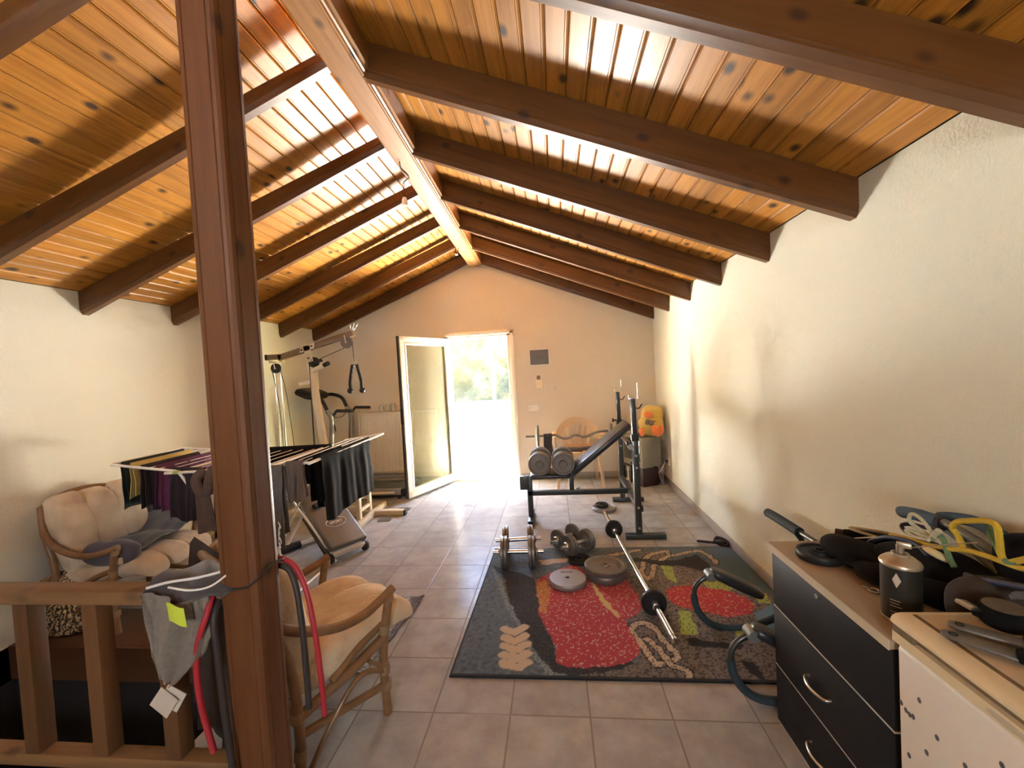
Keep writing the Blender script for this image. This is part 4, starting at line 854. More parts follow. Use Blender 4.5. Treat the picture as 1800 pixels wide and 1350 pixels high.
# ---------------------------------------------------------------- big patterned rug (woven picture kept abstract)
RUG = {'dark': [(-0.538, 2.979), (-0.398, 2.757), (-0.381, 2.612), (-0.311, 2.401), (-0.228, 2.189), (-0.149, 2.012), (-0.073, 1.904), (0.015, 1.883), (0.176, 1.911), (0.316, 1.964), (0.282, 2.022), (-0.009, 1.95), (-0.064, 2.014), (-0.083, 2.16), (-0.138, 2.328), (-0.181, 2.567), (-0.203, 2.781), (-0.315, 2.862)], 'red': [(-0.189, 2.756), (-0.099, 2.86), (0.08, 2.984), (0.174, 2.804), (0.335, 2.765), (0.416, 2.765), (0.449, 2.59), (0.454, 2.445), (0.406, 2.37), (0.327, 2.315), (0.342, 2.198), (0.365, 2.108), (0.348, 2.024), (0.273, 1.97), (0.171, 1.942), (0.08, 1.932), (-0.01, 1.934), (-0.059, 1.972), (-0.065, 2.085), (-0.115, 2.24), (-0.162, 2.364), (-0.171, 2.567)], 'orange': [(-0.194, 2.718), (-0.124, 2.755), (-0.091, 2.658), (-0.102, 2.524), (-0.117, 2.365), (-0.157, 2.383), (-0.174, 2.545)], 'taupe': [(0.332, 2.315), (0.446, 2.407), (0.454, 2.612), (0.412, 2.777), (0.514, 3.052), (0.675, 2.99), (0.652, 2.657), (0.617, 2.446), (0.628, 2.301), (0.647, 2.203), (0.884, 2.177), (1.086, 2.21), (0.889, 1.825), (-0.012, 1.852), (0.033, 1.883), (0.176, 1.911), (0.316, 1.964), (0.355, 2.024), (0.365, 2.108), (0.342, 2.198)], 'taupe2': [(0.58, 3.177), (0.78, 3.188), (0.788, 3.018), (0.622, 2.776), (0.583, 2.568), (0.491, 2.568), (0.462, 2.777), (0.47, 2.964)], 'swoosh': [(0.467, 3.023), (0.547, 3.082), (0.697, 3.025), (0.848, 3.04), (0.983, 3.126), (1.021, 2.971), (1.014, 2.849), (0.953, 2.85), (0.833, 2.945), (0.691, 2.947), (0.586, 3.006)], 'blue': [(0.822, 3.211), (1.311, 3.218), (1.321, 2.7), (1.265, 2.601), (1.181, 2.633), (1.14, 2.772), (1.065, 2.984), (1.002, 3.142), (0.83, 3.071), (0.787, 3.108)], 'g': [[(0.68, 2.956), (0.76, 2.938), (0.725, 2.715), (0.683, 2.751)], [(0.879, 2.726), (0.984, 2.737), (1.062, 2.656), (1.004, 2.612), (0.903, 2.645)], [(0.649, 2.409), (0.705, 2.4), (0.688, 2.196), (0.594, 2.187)], [(1.155, 2.601), (1.218, 2.595), (1.188, 2.479), (1.124, 2.488)], [(0.88, 2.247), (1.009, 2.286), (0.983, 2.19), (0.873, 2.184)]], 'red2': [(0.634, 2.634), (0.716, 2.675), (0.821, 2.674), (0.99, 2.634), (1.086, 2.544), (1.087, 2.45), (1.025, 2.375), (0.897, 2.348), (0.762, 2.4), (0.654, 2.462), (0.62, 2.516)], 'taupe3': [(0.622, 2.776), (0.681, 2.961), (0.798, 2.96), (0.953, 2.85), (1.073, 2.725), (1.182, 2.612), (1.239, 2.549), (1.06, 2.195), (0.647, 2.203), (0.588, 2.234), (0.606, 2.486)], 'blue2': [(1.051, 2.376), (1.208, 2.489), (1.068, 2.21), (1.017, 2.241)], 'blk': [[(0.604, 2.157), (0.666, 2.173), (0.684, 2.143), (0.878, 2.121), (0.857, 2.082), (0.703, 2.093), (0.614, 2.101)], [(0.815, 2.015), (0.872, 1.991), (0.868, 1.862), (0.819, 1.929)], [(0.649, 2.645), (0.693, 2.656), (0.673, 2.547), (0.628, 2.506)], [(0.987, 2.569), (1.035, 2.58), (1.08, 2.44), (0.987, 2.393)]], 'loops': [[(0.343, 2.231), (0.377, 2.278), (0.431, 2.29), (0.473, 2.249), (0.494, 2.14), (0.527, 2.055), (0.526, 2.015), (0.48, 1.981), (0.414, 1.967), (0.397, 2.025), (0.369, 2.137), (0.343, 2.231)], [(0.525, 2.841), (0.601, 3.066), (0.671, 3.142), (0.794, 3.188), (0.789, 3.108), (0.715, 3.042), (0.642, 2.962), (0.594, 2.814), (0.55, 2.771), (0.525, 2.841)], [(0.411, 2.153), (0.457, 2.067), (0.483, 1.962), (0.55, 1.927), (0.546, 1.863)], [(0.814, 3.108), (0.956, 3.168), (1.029, 3.183), (1.069, 3.103), (1.078, 2.984)], [(0.329, 3.117), (0.433, 3.147), (0.587, 3.21)]], 'chev': [[(-0.35, 2.229), (-0.289, 2.193), (-0.237, 2.242)], [(-0.341, 2.154), (-0.276, 2.121), (-0.228, 2.167)], [(-0.333, 2.084), (-0.264, 2.053), (-0.219, 2.096)], [(-0.325, 2.018), (-0.252, 1.989), (-0.21, 2.03)], [(-0.317, 1.956), (-0.242, 1.93), (-0.203, 1.968)]], 'fringe': [(-0.533, 2.949), (-0.425, 2.757), (-0.376, 2.567), (-0.296, 2.363), (-0.203, 2.112), (-0.101, 1.947), (-0.011, 1.876), (-0.004, 1.853), (-0.091, 1.862), (-0.198, 2.039), (-0.262, 2.222), (-0.362, 2.44), (-0.438, 2.659)], 'tan': [(-0.186, 3.049), (-0.044, 3.068), (0.085, 3.084), (0.012, 3.015), (-0.156, 2.973)], 'yel': [(0.182, 2.754), (0.251, 2.504), (0.306, 2.35), (0.288, 2.332), (0.224, 2.464), (0.217, 2.504), (0.186, 2.657)]}

def inside(p, poly):
    x, y = p; c_ = False; n = len(poly); j = n - 1
    for i in range(n):
        xi, yi = poly[i]; xj, yj = poly[j]
        if (yi > y) != (yj > y) and x < (xj - xi) * (y - yi) / (yj - yi) + xi: c_ = not c_
        j = i
    return c_
def dline(p, pl):
    m_ = 9
    for (ax_, ay), (bx, by) in zip(pl, pl[1:]):
        dx, dy = bx - ax_, by - ay; L2 = dx * dx + dy * dy
        u = max(0, min(1, ((p[0] - ax_) * dx + (p[1] - ay) * dy) / L2)) if L2 else 0
        m_ = min(m_, math.hypot(p[0] - ax_ - u * dx, p[1] - ay - u * dy))
    return m_
PAL = dict(base=(.090, .115, .138), dark=(.022, .022, .025), fringe=(.20, .24, .24), taupe=(.17, .145, .125), taupe2=(.19, .16, .13), taupe3=(.20, .165, .13), red=(.36, .038, .055), red2=(.44, .03, .04), orange=(.42, .15, .05), swoosh=(.018, .017, .018), blue=(.085, .145, .18), blue2=(.13, .25, .33), green=(.34, .42, .09), black=(.015, .014, .016), beige=(.48, .38, .27), yellow=(.50, .40, .16), cream=(.50, .42, .30))
def rugcol(x, y):
    w1 = noise.noise(Vector((x * 22, y * 22, 0))) * .011; w2 = noise.noise(Vector((x * 22, y * 22, 9))) * .011
    p = (x + w1, y + w2); n1 = noise.noise(Vector((x * 95, y * 95, 4))); n2 = noise.noise(Vector((x * 40, y * 40, 7)))
    c = tuple(q_ * (1 + .55 * n2 + .35 * n1) for q_ in PAL['base'])
    if inside(p, RUG['fringe']): c = PAL['fringe'] if n1 > -.05 else PAL['base']
    for k in ('taupe', 'taupe2', 'taupe3'):
        if inside(p, RUG[k]): c = PAL[k] if n1 + .5 * n2 > -.12 else (.055, .048, .045)
    if inside(p, RUG['blue']): c = PAL['blue']
    if inside(p, RUG['blue2']): c = PAL['blue2']
    if inside(p, RUG['dark']): c = PAL['dark'] if n1 < .35 else (.06, .06, .065)
    if inside(p, RUG['tan']): c = PAL['beige']
    for k in RUG['loops']:
        d_ = dline(p, k)
        if d_ < .017: c = PAL['beige'] if n1 > -.25 else (.09, .08, .07)
        elif d_ < .024: c = PAL['black']
    for k in RUG['g']:
        if inside(p, k): c = PAL['green'] if n1 > -.3 else (.10, .13, .04)
    if inside(p, RUG['swoosh']): c = PAL['swoosh']
    if inside(p, RUG['red']): c = PAL['red'] if not (n1 > .28 and n2 > -.05) else PAL['cream']
    if inside(p, RUG['orange']): c = PAL['orange'] if n1 < .2 else PAL['yellow']
    if inside(p, RUG['yel']): c = PAL['yellow']
    if inside(p, RUG['red2']): c = PAL['red2'] if not (n1 > .25 and n2 > .0) else PAL['yellow']
    for k in RUG['blk'][:2]:
        if inside(p, k): c = PAL['black']
    for k in RUG['chev']:
        if dline(p, k) < .026: c = PAL['beige']
    e = .012
    if x < RC[0][0] + e + (y - 1.87) * .017 or y < 1.872 + e: c = (.02, .022, .026)
    return c
RC = ((-.571, 1.868), (1.272, 3.258))
mt, t, b = nmat('rug_pile'); at_ = nd(t, 'ShaderNodeAttribute'); at_.attribute_name = 'pattern'; v = coords(t)
c = mixc(t, nz(t, v, 240, 2), at_.outputs['Color'], (.5, .5, .5), 'OVERLAY'); c = mixc(t, .5, at_.outputs['Color'], c)
t.links.new(c, b.inputs['Base Color']); b.inputs['Roughness'].default_value = 1; b.inputs['Sheen Weight'].default_value = .15; b.inputs['Specular IOR Level'].default_value = .1
bump(t, b, nz(t, v, 190, 3), .8, .006)
NU, NV = 300, 226
me = bpy.data.meshes.new('patterned_rug'); bm = bmesh.new(); V = []
for i in range(NU + 1):
    row = []
    for j in range(NV + 1):
        x = RC[0][0] + (RC[1][0] - RC[0][0]) * i / NU; y = RC[0][1] + (RC[1][1] - RC[0][1]) * j / NV
        x += (.017 * (y - 1.87)) * (1 - i / NU)
        row.append(bm.verts.new((x, y, .011 + .0012 * noise.noise(Vector((x * 7, y * 7, 0))))))
    V.append(row)
for i in range(NU):
    for j in range(NV): bm.faces.new((V[i][j], V[i + 1][j], V[i + 1][j + 1], V[i][j + 1]))
for e in [e for e in bm.edges if e.is_boundary]: pass
r_ = bmesh.ops.extrude_edge_only(bm, edges=[e for e in bm.edges if e.is_boundary])
for g in r_['geom']:
    if isinstance(g, bmesh.types.BMVert): g.co.z = .001
bmesh.ops.recalc_face_normals(bm, faces=bm.faces); bm.to_mesh(me); bm.free()
ca_ = me.color_attributes.new('pattern', 'FLOAT_COLOR', 'POINT')
for i, v_ in enumerate(me.vertices): ca_.data[i].color = (*rugcol(v_.co.x, v_.co.y), 1)
me.materials.append(MATS['rug_pile']); ro = bpy.data.objects.new('patterned_rug', me); COL.objects.link(ro)
tag(ro, 'large rug with red, green and blue grey woven shapes under the barbell', 'rug')

# ---------------------------------------------------------------- weights on the floor
RZ = .0125      # top of the rug pile
def plate_prof(r, t_, h=.0135): return [(h, -t_ / 2), (h * 2.3, -t_ / 2), (h * 2.5, -t_ * .28), (r * .80, -t_ * .28), (r * .85, -t_ / 2), (r * .965, -t_ / 2), (r, -t_ * .36), (r, t_ * .36), (r * .965, t_ / 2), (r * .85, t_ / 2), (r * .80, t_ * .28), (h * 2.5, t_ * .28), (h * 2.3, t_ / 2), (h, t_ / 2)]
def flat_prof(r, t_, h=.0135): return [(h, -t_ / 2), (r * .96, -t_ / 2), (r, -t_ * .3), (r, t_ * .3), (r * .96, t_ / 2), (h, t_ / 2)]
def weight_plate(label, c_, r, th, m_, prof=plate_prof, axis=(0, 0, 1), group=None):
    q = B(); q.lathe(prof(r, th), c_, axis, 40, closed=True)
    return single('weight_plate', label, 'weight plate', q, m_, c_, group)
wp = weight_plate('light grey flat weight plate lying alone on the rug nearest the viewer', (.022, 2.725, RZ + .017), .125, .034, 'cast_light', flat_prof)
INV[wp.name] = Matrix.Translation(wp.location).inverted()
q = B(); q.box((.018, 2.795, RZ + .0342), (.082, .020, .0012)); pl_ = obj('name_panel', q, 'panel_grey', wp)
text('name_text', 'SPORT', .018, 'cast_light', (.018, 2.795, RZ + .0352), (0, 0, 0), wp)
wp = weight_plate('dark grey ridged weight plate on top of the stack of two plates on the rug', (.285, 2.815, RZ + .064), .142, .034, 'cast_grey')
INV[wp.name] = Matrix.Translation(wp.location).inverted()
text('weight_text', '10 KG', .028, 'text_dark', (.372, 2.80, RZ + .0740), (0, 0, PI / 2), wp)
weight_plate('dark weight plate at the bottom of the stack of two plates on the rug', (.283, 2.812, RZ + .0235), .138, .046, 'cast_grey')
weight_plate('small black weight plate lying on the rug behind the grey plates', (.118, 3.03, RZ + .011), .085, .022, 'black_plastic')
weight_plate('grey weight plate lying on bare tiles under the weight bench', (.435, 4.17, .017), .120, .032, 'cast_light')
weight_plate('small black weight plate on top of the grey plate under the weight bench', (.415, 4.175, .046), .064, .026, 'black_plastic')

def dumbbell(label, c_, ax_, sep, r, th, npl, bl, group, plate_mat='cast_grey', bar_mat='steel'):
    """sep: distance between the inner plate faces; bl: bar length"""
    A_ = Vector(ax_).normalized(); c_ = Vector(c_)
    t = thing('dumbbell', label, 'dumbbell', (c_.x, c_.y, c_.z - r), 0, group)
    q = B(); q.cyl(c_ - A_ * bl / 2, c_ + A_ * bl / 2, .0135); q.cyl(c_ - A_ * sep / 2, c_ + A_ * sep / 2, .0165); obj('bar', q, bar_mat, t)
    for s_ in (-1, 1):
        for k in range(npl):
            rr = r * (1 if k == 0 else .97)
            q = B(); q.lathe(plate_prof(rr, th, .0145), c_ + A_ * s_ * (sep / 2 + th * (k + .5) + .002 * k), A_, 36, closed=True); obj('plate', q, plate_mat, t)
        o_ = c_ + A_ * s_ * (sep / 2 + th * npl + .012)
        q = B(); q.lathe([(.014, -.010), (.030, -.010), (.034, -.004), (.034, .004), (.026, .010), (.014, .010)], o_, A_, 12, closed=True); obj('collar', q, bar_mat, t)
    return t
G1 = 'adjustable dumbbells on the rug'
dumbbell('grey dumbbell with double plates on the left of the rug, nearest the viewer', (-.325, 2.945, RZ + .112), (.205, .006, 0), .155, .112, .022, 2, .37, G1)
dumbbell('grey dumbbell with double plates just behind the front left dumbbell', (-.345, 3.175, RZ + .108), (.19, .02, 0), .150, .108, .022, 2, .36, G1)
dumbbell('rusty dumbbell lying at an angle, nearest the small black plate on the rug', (.122, 3.16, RZ + .082), (.135, .102, 0), .125, .082, .022, 2, .33, G1)
dumbbell('rusty dumbbell lying at an angle behind the other, at the back edge of the rug', (.030, 3.275, RZ + .082), (.150, .150, 0), .145, .082, .022, 1, .33, G1)

bl_ = thing('barbell', 'long chrome barbell with two black plates lying across the rug', 'barbell', (.46, 2.9, RZ))
p0 = Vector((.405, 3.86, .082)); p1 = Vector((.523, 2.03, .082)); d_ = (p1 - p0).normalized()
q = B(); q.cyl(p0, p0 + d_ * .62, .0135); q.cyl(p0 + d_ * .60, p1 - d_ * .02, .0150); q.cyl(p1 - d_ * .02, p1, .0165); q.cyl(p1 - d_ * .40, p1 - d_ * .03, .0175); obj('bar', q, 'chrome', bl_)
for u in (.225, .815):
    c_ = p0.lerp(p1, u)
    q = B(); q.lathe([(.018, -.018), (.068, -.018), (.072, -.012), (.072, .012), (.068, .018), (.018, .018)], c_, d_, 32, closed=True); obj('plate', q, 'black_plastic', bl_)
    q = B(); q.cyl(c_ + d_ * .018, c_ + d_ * .05, .022, n=16); q.cyl(c_ - d_ * .018, c_ - d_ * .04, .022, n=16); obj('collar', q, 'steel', bl_)

q = B(); q.tube([(1.06, 3.335, .022), (1.14, 3.32, .018), (1.20, 3.31, .016)], .010, 8, 4); q.tube([(1.18, 3.31, .016), (1.21, 3.335, .045), (1.24, 3.30, .05), (1.265, 3.27, .035), (1.245, 3.25, .02), (1.20, 3.29, .025), (1.23, 3.33, .03), (1.265, 3.30, .015)], .012, 8, 5); q.blob((1.235, 3.295, .028), (.045, .035, .026), .8, 16, 10, .01, 14)
single('handle_strap', 'black strap handle bundled on the floor against the right wall skirting', 'strap', q, 'black_plastic', (1.2, 3.3, 0))

# ---------------------------------------------------------------- weight bench
wb = thing('weight_bench', 'black weight bench with raised back pad and two tall bar rests', 'weight bench', (.3, 3.92, 0))
for y, x in ((3.44, .635), (4.40, .66)):
    q = B(); q.bar((x, y, .04), (x, y, .865), .05, .05, (1, 0, 0), .003); up_ = obj('upright', q, 'black_paint', wb)
    q = B(); q.bar((x, y, .85), (x - .004, y, 1.165), .04, .04, (1, 0, 0), .003); obj('inner_post', q, 'black_paint', up_)
    q = B(); q.bar((x, y, .82), (x, y, .875), .058, .058, (1, 0, 0), .003); obj('sleeve', q, 'black_plastic', up_)
    q = B(); q.bar((x - .036, y, 1.168), (x + .036, y, 1.168), .035, .008); q.bar((x - .034, y, 1.165), (x - .036, y, 1.20), .03, .008, (1, 0, 0)); q.bar((x + .036, y, 1.165), (x + .036, y, 1.295), .03, .008, (1, 0, 0)); obj('bar_rest', q, 'chrome', up_)
    q = B(); q.tube([(x + .02, y, 1.09), (x + .045, y, 1.085), (x + .07, y, 1.12)], .005, 8, 3); obj('side_hook', q, 'black_plastic', up_)
    q = B(); q.cyl((x - .025, y, .87 if y > 4 else .80), (x - .055, y, .87 if y > 4 else .80), .008, n=10); q.cyl((x - .055, y, .87 if y > 4 else .80), (x - .07, y, .87 if y > 4 else .80), .02, n=16); obj('lock_knob', q, 'black_plastic', up_)
    q = B(); q.box2((.525 if y < 4 else .555, y - .025, 0), (.85 if y < 4 else .875, y + .025, .045), .004); ft_ = obj('foot', q, 'black_paint', wb)
    q = B()
    for z in (.10, .27, .60, .70): q.cyl((x, y - .026, z), (x, y - .034, z), .010, n=8)
    obj('bolt', q, 'steel', up_)
q = B(); q.bar((.655, 3.44, .25), (.665, 4.40, .25), .05, .05, (0, 0, 1), .003); obj('cross_bar', q, 'black_paint', wb)
q = B(); q.bar((-.30, 3.92, .262), (.66, 3.92, .262), .045, .045); obj('spine', q, 'black_paint', wb)
q = B(); q.bar((-.285, 3.92, .03), (-.285, 3.92, .435), .045, .05, (1, 0, 0), .003); obj('front_post', q, 'black_paint', wb)
q = B(); q.bar((-.285, 3.76, .022), (-.285, 4.08, .022), .045, .04); ff = obj('front_foot', q, 'black_paint', wb)
q = B(); q.box((-.285, 3.755, .022), (.05, .02, .046), None, .004); q.box((-.285, 4.085, .022), (.05, .02, .046), None, .004); obj('end_cap', q, 'black_rubber', ff)
q = B(); q.box((-.335, 3.92, .365), (.085, .055, .13), None, .004); obj('curl_socket', q, 'black_paint', wb)
q = B(); q.bar((.115, 3.92, .28), (.115, 3.92, .42), .05, .045, (1, 0, 0), .003); q.tube([(.16, 3.89, .30), (.19, 3.87, .315)], .006, 8, 1); obj('centre_post', q, 'black_paint', wb)
q = B(); q.box2((-.27, 3.78, .425), (.115, 4.06, .468), .018, 3); q.box2((-.28, 3.90, .405), (.13, 3.94, .43), .003); obj('seat_pad', q, 'black_vinyl', wb)
q = B(); t_ = bmesh.new(); bmesh.ops.create_cube(t_, size=1)
for v_ in t_.verts: v_.co = Vector((v_.co.x * .70, v_.co.y * .30, v_.co.z * .055))
bmesh.ops.bevel(t_, geom=t_.edges[:], offset=.02, segments=3, profile=.5, affect='EDGES')
an = math.atan2(.425, .54); M_ = Matrix.Rotation(-an, 4, 'Y'); M_.translation = Vector((.395, 3.92, .685)); q._merge(t_, M_); obj('back_pad', q, 'black_vinyl', wb)
q = B(); q.bar((.13, 3.86, .44), (.64, 3.86, .84), .03, .03); q.bar((.13, 3.98, .44), (.64, 3.98, .84), .03, .03); obj('back_frame', q, 'black_paint', wb)
q = B(); q.bar((.60, 3.44, .775), (.62, 4.40, .775), .025, .025); q.cyl((.595, 3.435, .775), (.595, 3.405, .775), .024, n=18); obj('back_support', q, 'steel', wb)
G2 = 'heavy dumbbells on the weight bench'
dumbbell('heavy dumbbell with large plates on the bench seat, nearer the door', (-.172, 3.90, .578), (0, 1, 0), .15, .108, .030, 3, .42, G2, 'cast_grey', 'cast_grey')
dumbbell('heavy dumbbell with large plates on the bench seat, against the back pad', (.043, 3.90, .576), (0, 1, 0), .15, .106, .030, 3, .42, G2, 'cast_grey', 'cast_grey')

# ---------------------------------------------------------------- plastic chair by the end wall, with what is on it
mat('chair_plastic', (.62, .44, .26), .42, var=.05)
pc = thing('plastic_chair', 'cream moulded plastic garden chair against the end wall behind the weight bench', 'chair', (.255, 5.08, 0))
CX = .255
q = B(); q.grid(16, 12, lambda u, v: (CX + (u - .5) * (.45 + .02 * (1 - v)), 4.89 + .40 * v, .425 - .018 * math.sin(PI * u) - .012 * v), .008)
q.bar((CX - .225, 4.895, .405), (CX + .225, 4.895, .405), .014, .05); obj('seat', q, 'chair_plastic', pc)
for sx in (-1, 1):
    q = B(); q.prism([(CX + sx * .215, 4.90, .42), (CX + sx * .255, 4.885, .42), (CX + sx * .287, 4.865, 0), (CX + sx * .255, 4.875, 0)], (0, .045, 0), .004); q.prism([(CX + sx * .25, 4.895, .40), (CX + sx * .262, 4.88, .40), (CX + sx * .30, 4.875, .64), (CX + sx * .275, 4.88, .64)], (0, .04, 0), .004); obj('leg', q, 'chair_plastic', pc)
    q = B(); q.prism([(CX + sx * .19, 5.25, .42), (CX + sx * .235, 5.25, .42), (CX + sx * .25, 5.31, 0), (CX + sx * .22, 5.31, 0)], (0, .045, 0), .004); obj('leg', q, 'chair_plastic', pc)
    q = B(); q.grid(14, 4, lambda u, v, sx=sx: (CX + sx * (.268 + .022 * math.sin(PI * u * .9) + .055 * (v - .5)), 4.86 + .40 * u, .638 + .012 * math.sin(PI * u) + .006 * math.sin(PI * v)), .012); obj('armrest', q, 'chair_plastic', pc)
def cback(x, z):       # curved shell of the back
    k = (x - CX) / .29
    return (x, 5.315 - .13 * k * k + .04 * (z - .42), z)
def arch(a, r_): return (CX + .292 * r_ * math.cos(a), .55 + .262 * r_ * math.sin(a) if r_ > 0 else .55)
q = B()
def rim(u, v):
    a = PI * u; x = CX + (.293 - .075 * v - .02 * v * math.sin(a)) * math.cos(a); z = .54 + (.272 - .085 * v) * math.sin(a)
    return cback(x, z)
q.grid(40, 6, rim, .010)
for xt, xb, w_ in ((-.165, -.118, .026), (-.082, -.058, .030), (0, 0, .034), (.082, .058, .030), (.165, .118, .026)):
    def slat(u, v, xt=xt, xb=xb, w_=w_):
        x = CX + xb + (xt * 1.15 - xb) * v + (u - .5) * w_ * (1 + .3 * v); zt = .54 + .20 * math.sqrt(max(0, 1 - (xt / .235) ** 2))
        return cback(x, .425 + (zt - .425) * v)
    q.grid(5, 12, slat, .008)
q.grid(20, 4, lambda u, v: cback(CX + (u - .5) * .34, .415 + .055 * v), .010)
obj('backrest', q, 'chair_plastic', pc, 50)
ez = thing('curl_bar', 'zigzag curl bar with a plate at each end resting on the plastic chair arms', 'barbell', (.15, 4.80, .65))
Y_ = 4.80; zz = .666
q = B(); q.tube([(-.365, Y_, zz), (-.06, Y_, zz)], .0125, 12, 1); q.tube([(-.075, Y_, zz), (-.02, Y_, zz + .004), (.06, Y_, zz - .034), (.13, Y_, zz - .036), (.215, Y_, zz - .004), (.30, Y_, zz - .030), (.36, Y_, zz - .020), (.45, Y_, zz + .020), (.52, Y_, zz + .028), (.60, Y_, zz + .032)], .0135, 12, 6); q.tube([(.58, Y_, zz + .032), (.84, Y_, zz + .034)], .0125, 12, 1); obj('bar', q, 'cast_grey', ez)
for x, r_, zz in ((-.222, .132, .666), (.625, .085, .698)):
    q = B(); q.lathe(plate_prof(r_, .024), (x, Y_, zz), (1, 0, 0), 36, closed=True); obj('plate', q, 'cast_grey', ez)
    q = B(); q.cyl((x - .012, Y_, zz), (x - .035, Y_, zz), .022, n=14); obj('collar', q, 'steel', ez)
drape('hand_towel', 'dark grey cloth draped over the curl bar on the plastic chair', 'cloth', 'dark_waistband', (-.155, 4.80, .672), (-.055, 4.80, .675), (0, -1, 0), .25, .20, .006, 1, 14)
q = B(); q.tube([(.10, 5.02, .455), (.30, 4.99, .455)], .030, 14, 1); q.tube([(.27, 5.0, .46), (.43, 4.97, .472)], .024, 14, 1)
mat('striped_grey', (.10, .095, .09), .8, var=.5, vs_=40)
single('rolled_mat', 'dark rolled cloth bundle lying on the plastic chair seat', 'bundle', q, 'striped_grey', (.25, 5.0, .43))

# ---------------------------------------------------------------- corner: television on a box, plush bird
bx_ = thing('maroon_box', 'dark maroon box on the floor in the far right corner under the television', 'box', (1.06, 5.0, 0))
ang = math.radians(23)
def TV(x, y, z): return (.972 + x * math.cos(ang) - y * math.sin(ang), 4.872 + x * math.sin(ang) + y * math.cos(ang), z)
mat('maroon', (.035, .012, .014), .5, var=.2); mat('tv_shell', (.24, .22, .17), .5, var=.06); mat('tv_screen', (.035, .042, .040), .12, var=.1, coat=.5)
def rbox(q, a, c_, bev=.004):
    t_ = B(); t_.box2(a, c_, bev); M_ = Matrix.Rotation(ang, 4, 'Z'); M_.translation = Vector((.972, 4.872, 0)); me_ = bpy.data.meshes.new('t'); t_.bm.transform(M_); t_.bm.to_mesh(me_); q.bm.from_mesh(me_); bpy.data.meshes.remove(me_); t_.bm.free()
q = B(); rbox(q, (.01, .01, 0), (.225, .22, .218), .005); obj('body', q, 'maroon', bx_)
ts = thing('tv_stand', 'low black metal stand in the far right corner beside the maroon box', 'stand', (.86, 5.2, 0))
q = B(); rbox(q, (.0, .24, .195), (.225, .42, .218), .003)
for a_2 in ((.005, .245), (.20, .245), (.005, .395), (.20, .395)): rbox(q, (a_2[0], a_2[1], 0), (a_2[0] + .02, a_2[1] + .02, .196), .002)
obj('frame', q, 'black_plastic', ts)
q = B(); rbox(q, (-.004, .29, .02), (.002, .31, .19), .001); rbox(q, (-.004, .29, .02), (.002, .37, .035), .001); obj('bracket', q, 'white_plastic', ts)
tv = thing('television', 'old beige box television standing in the corner under the plush bird', 'television', (1.05, 5.0, .22))
q = B(); rbox(q, (0, 0, .22), (.17, .405, .585), .012); obj('body', q, 'tv_shell', tv)
q = B(); t_ = B(); t_.prism([(.165, .02, .235), (.165, .385, .235), (.165, .385, .575), (.165, .02, .575)], (.11, 0, 0)); M_ = Matrix.Rotation(ang, 4, 'Z'); M_.translation = Vector((.972, 4.872, 0)); t_.bm.transform(M_); me_ = bpy.data.meshes.new('t'); t_.bm.to_mesh(me_); q.bm.from_mesh(me_); t_.bm.free(); bpy.data.meshes.remove(me_); obj('rear_housing', q, 'tv_shell', tv)
q = B(); rbox(q, (-.004, .035, .295), (.003, .37, .56), .003); obj('screen', q, 'tv_screen', tv)
q = B(); rbox(q, (-.005, .05, .24), (.002, .12, .262), .001); rbox(q, (-.005, .17, .24), (.002, .23, .262), .001); obj('button_panel', q, 'black_plastic', tv)
mat('plush_yellow', (.58, .40, .08), .95, var=.2, vs_=20, bmp=.8, bs=90, sheen=.4); mat('plush_orange', (.75, .20, .055), .9, var=.15, vs_=20, bmp=.5, bs=100, sheen=.3); mat('plush_grey', (.22, .19, .17), .9, var=.2)
pb = thing('plush_bird', 'yellow plush bird with orange beak and feet slumped on the television', 'plush toy', (1.12, 5.02, .587))
q = B(); q.blob((1.130, 5.02, .705), (.140, .12, .125), .7, 32, 20, .012, 14, seed=2); obj('body', q, 'plush_yellow', pb, 70)
q = B(); q.blob((1.145, 5.045, .825), (.125, .112, .125), .8, 32, 20, .010, 14, (0, .15, 0), 5); obj('head', q, 'plush_yellow', pb, 70)
q = B(); q.blob((1.085, 4.945, .845), (.056, .045, .038), .8, 20, 12, .006, 14, (0, .2, 0), 6); obj('beak', q, 'plush_orange', pb, 70)
q = B()
for k in (-1, 0, 1): q.blob((1.165 + .036 * k, 4.885 - .008 * (1 - abs(k)), .665 - .012 * (1 - abs(k))), (.034, .032, .062), .8, 16, 12, .004, 16, (0, .25 * k, 0), 7)
obj('foot', q, 'plush_orange', pb, 70)
q = B()
for k in (-1, 0, 1): q.blob((1.0 + .012 * k, 4.935 + .02 * k, .645), (.026, .03, .05), .8, 16, 12, .004, 16, (0, .2 * k, 0), 8)
obj('foot', q, 'plush_orange', pb, 70)
q = B(); q.blob((1.06, 4.905, .765), (.026, .02, .035), .8, 14, 10, .004, 20, (0, .5, 0)); q.blob((1.10, 4.90, .755), (.03, .02, .032), .8, 14, 10, .004, 20, (0, -.4, 0)); q.tube([(1.06, 4.91, .765), (1.12, 4.905, .77), (1.2, 4.93, .765)], .007, 8, 4); obj('bow', q, 'plush_grey', pb, 70)
q = B(); q.blob((1.20, 5.10, .06), (.06, .07, .055), .8, 18, 12, .015, 14); q.tube([(1.17, 5.05, .03), (1.21, 5.02, .08), (1.24, 5.08, .05), (1.20, 5.13, .09)], .008, 8, 5)
single('cable_bundle', 'dark tangle of cables on the floor in the corner behind the maroon box', 'cable', q, 'black_plastic', (1.2, 5.1, 0))

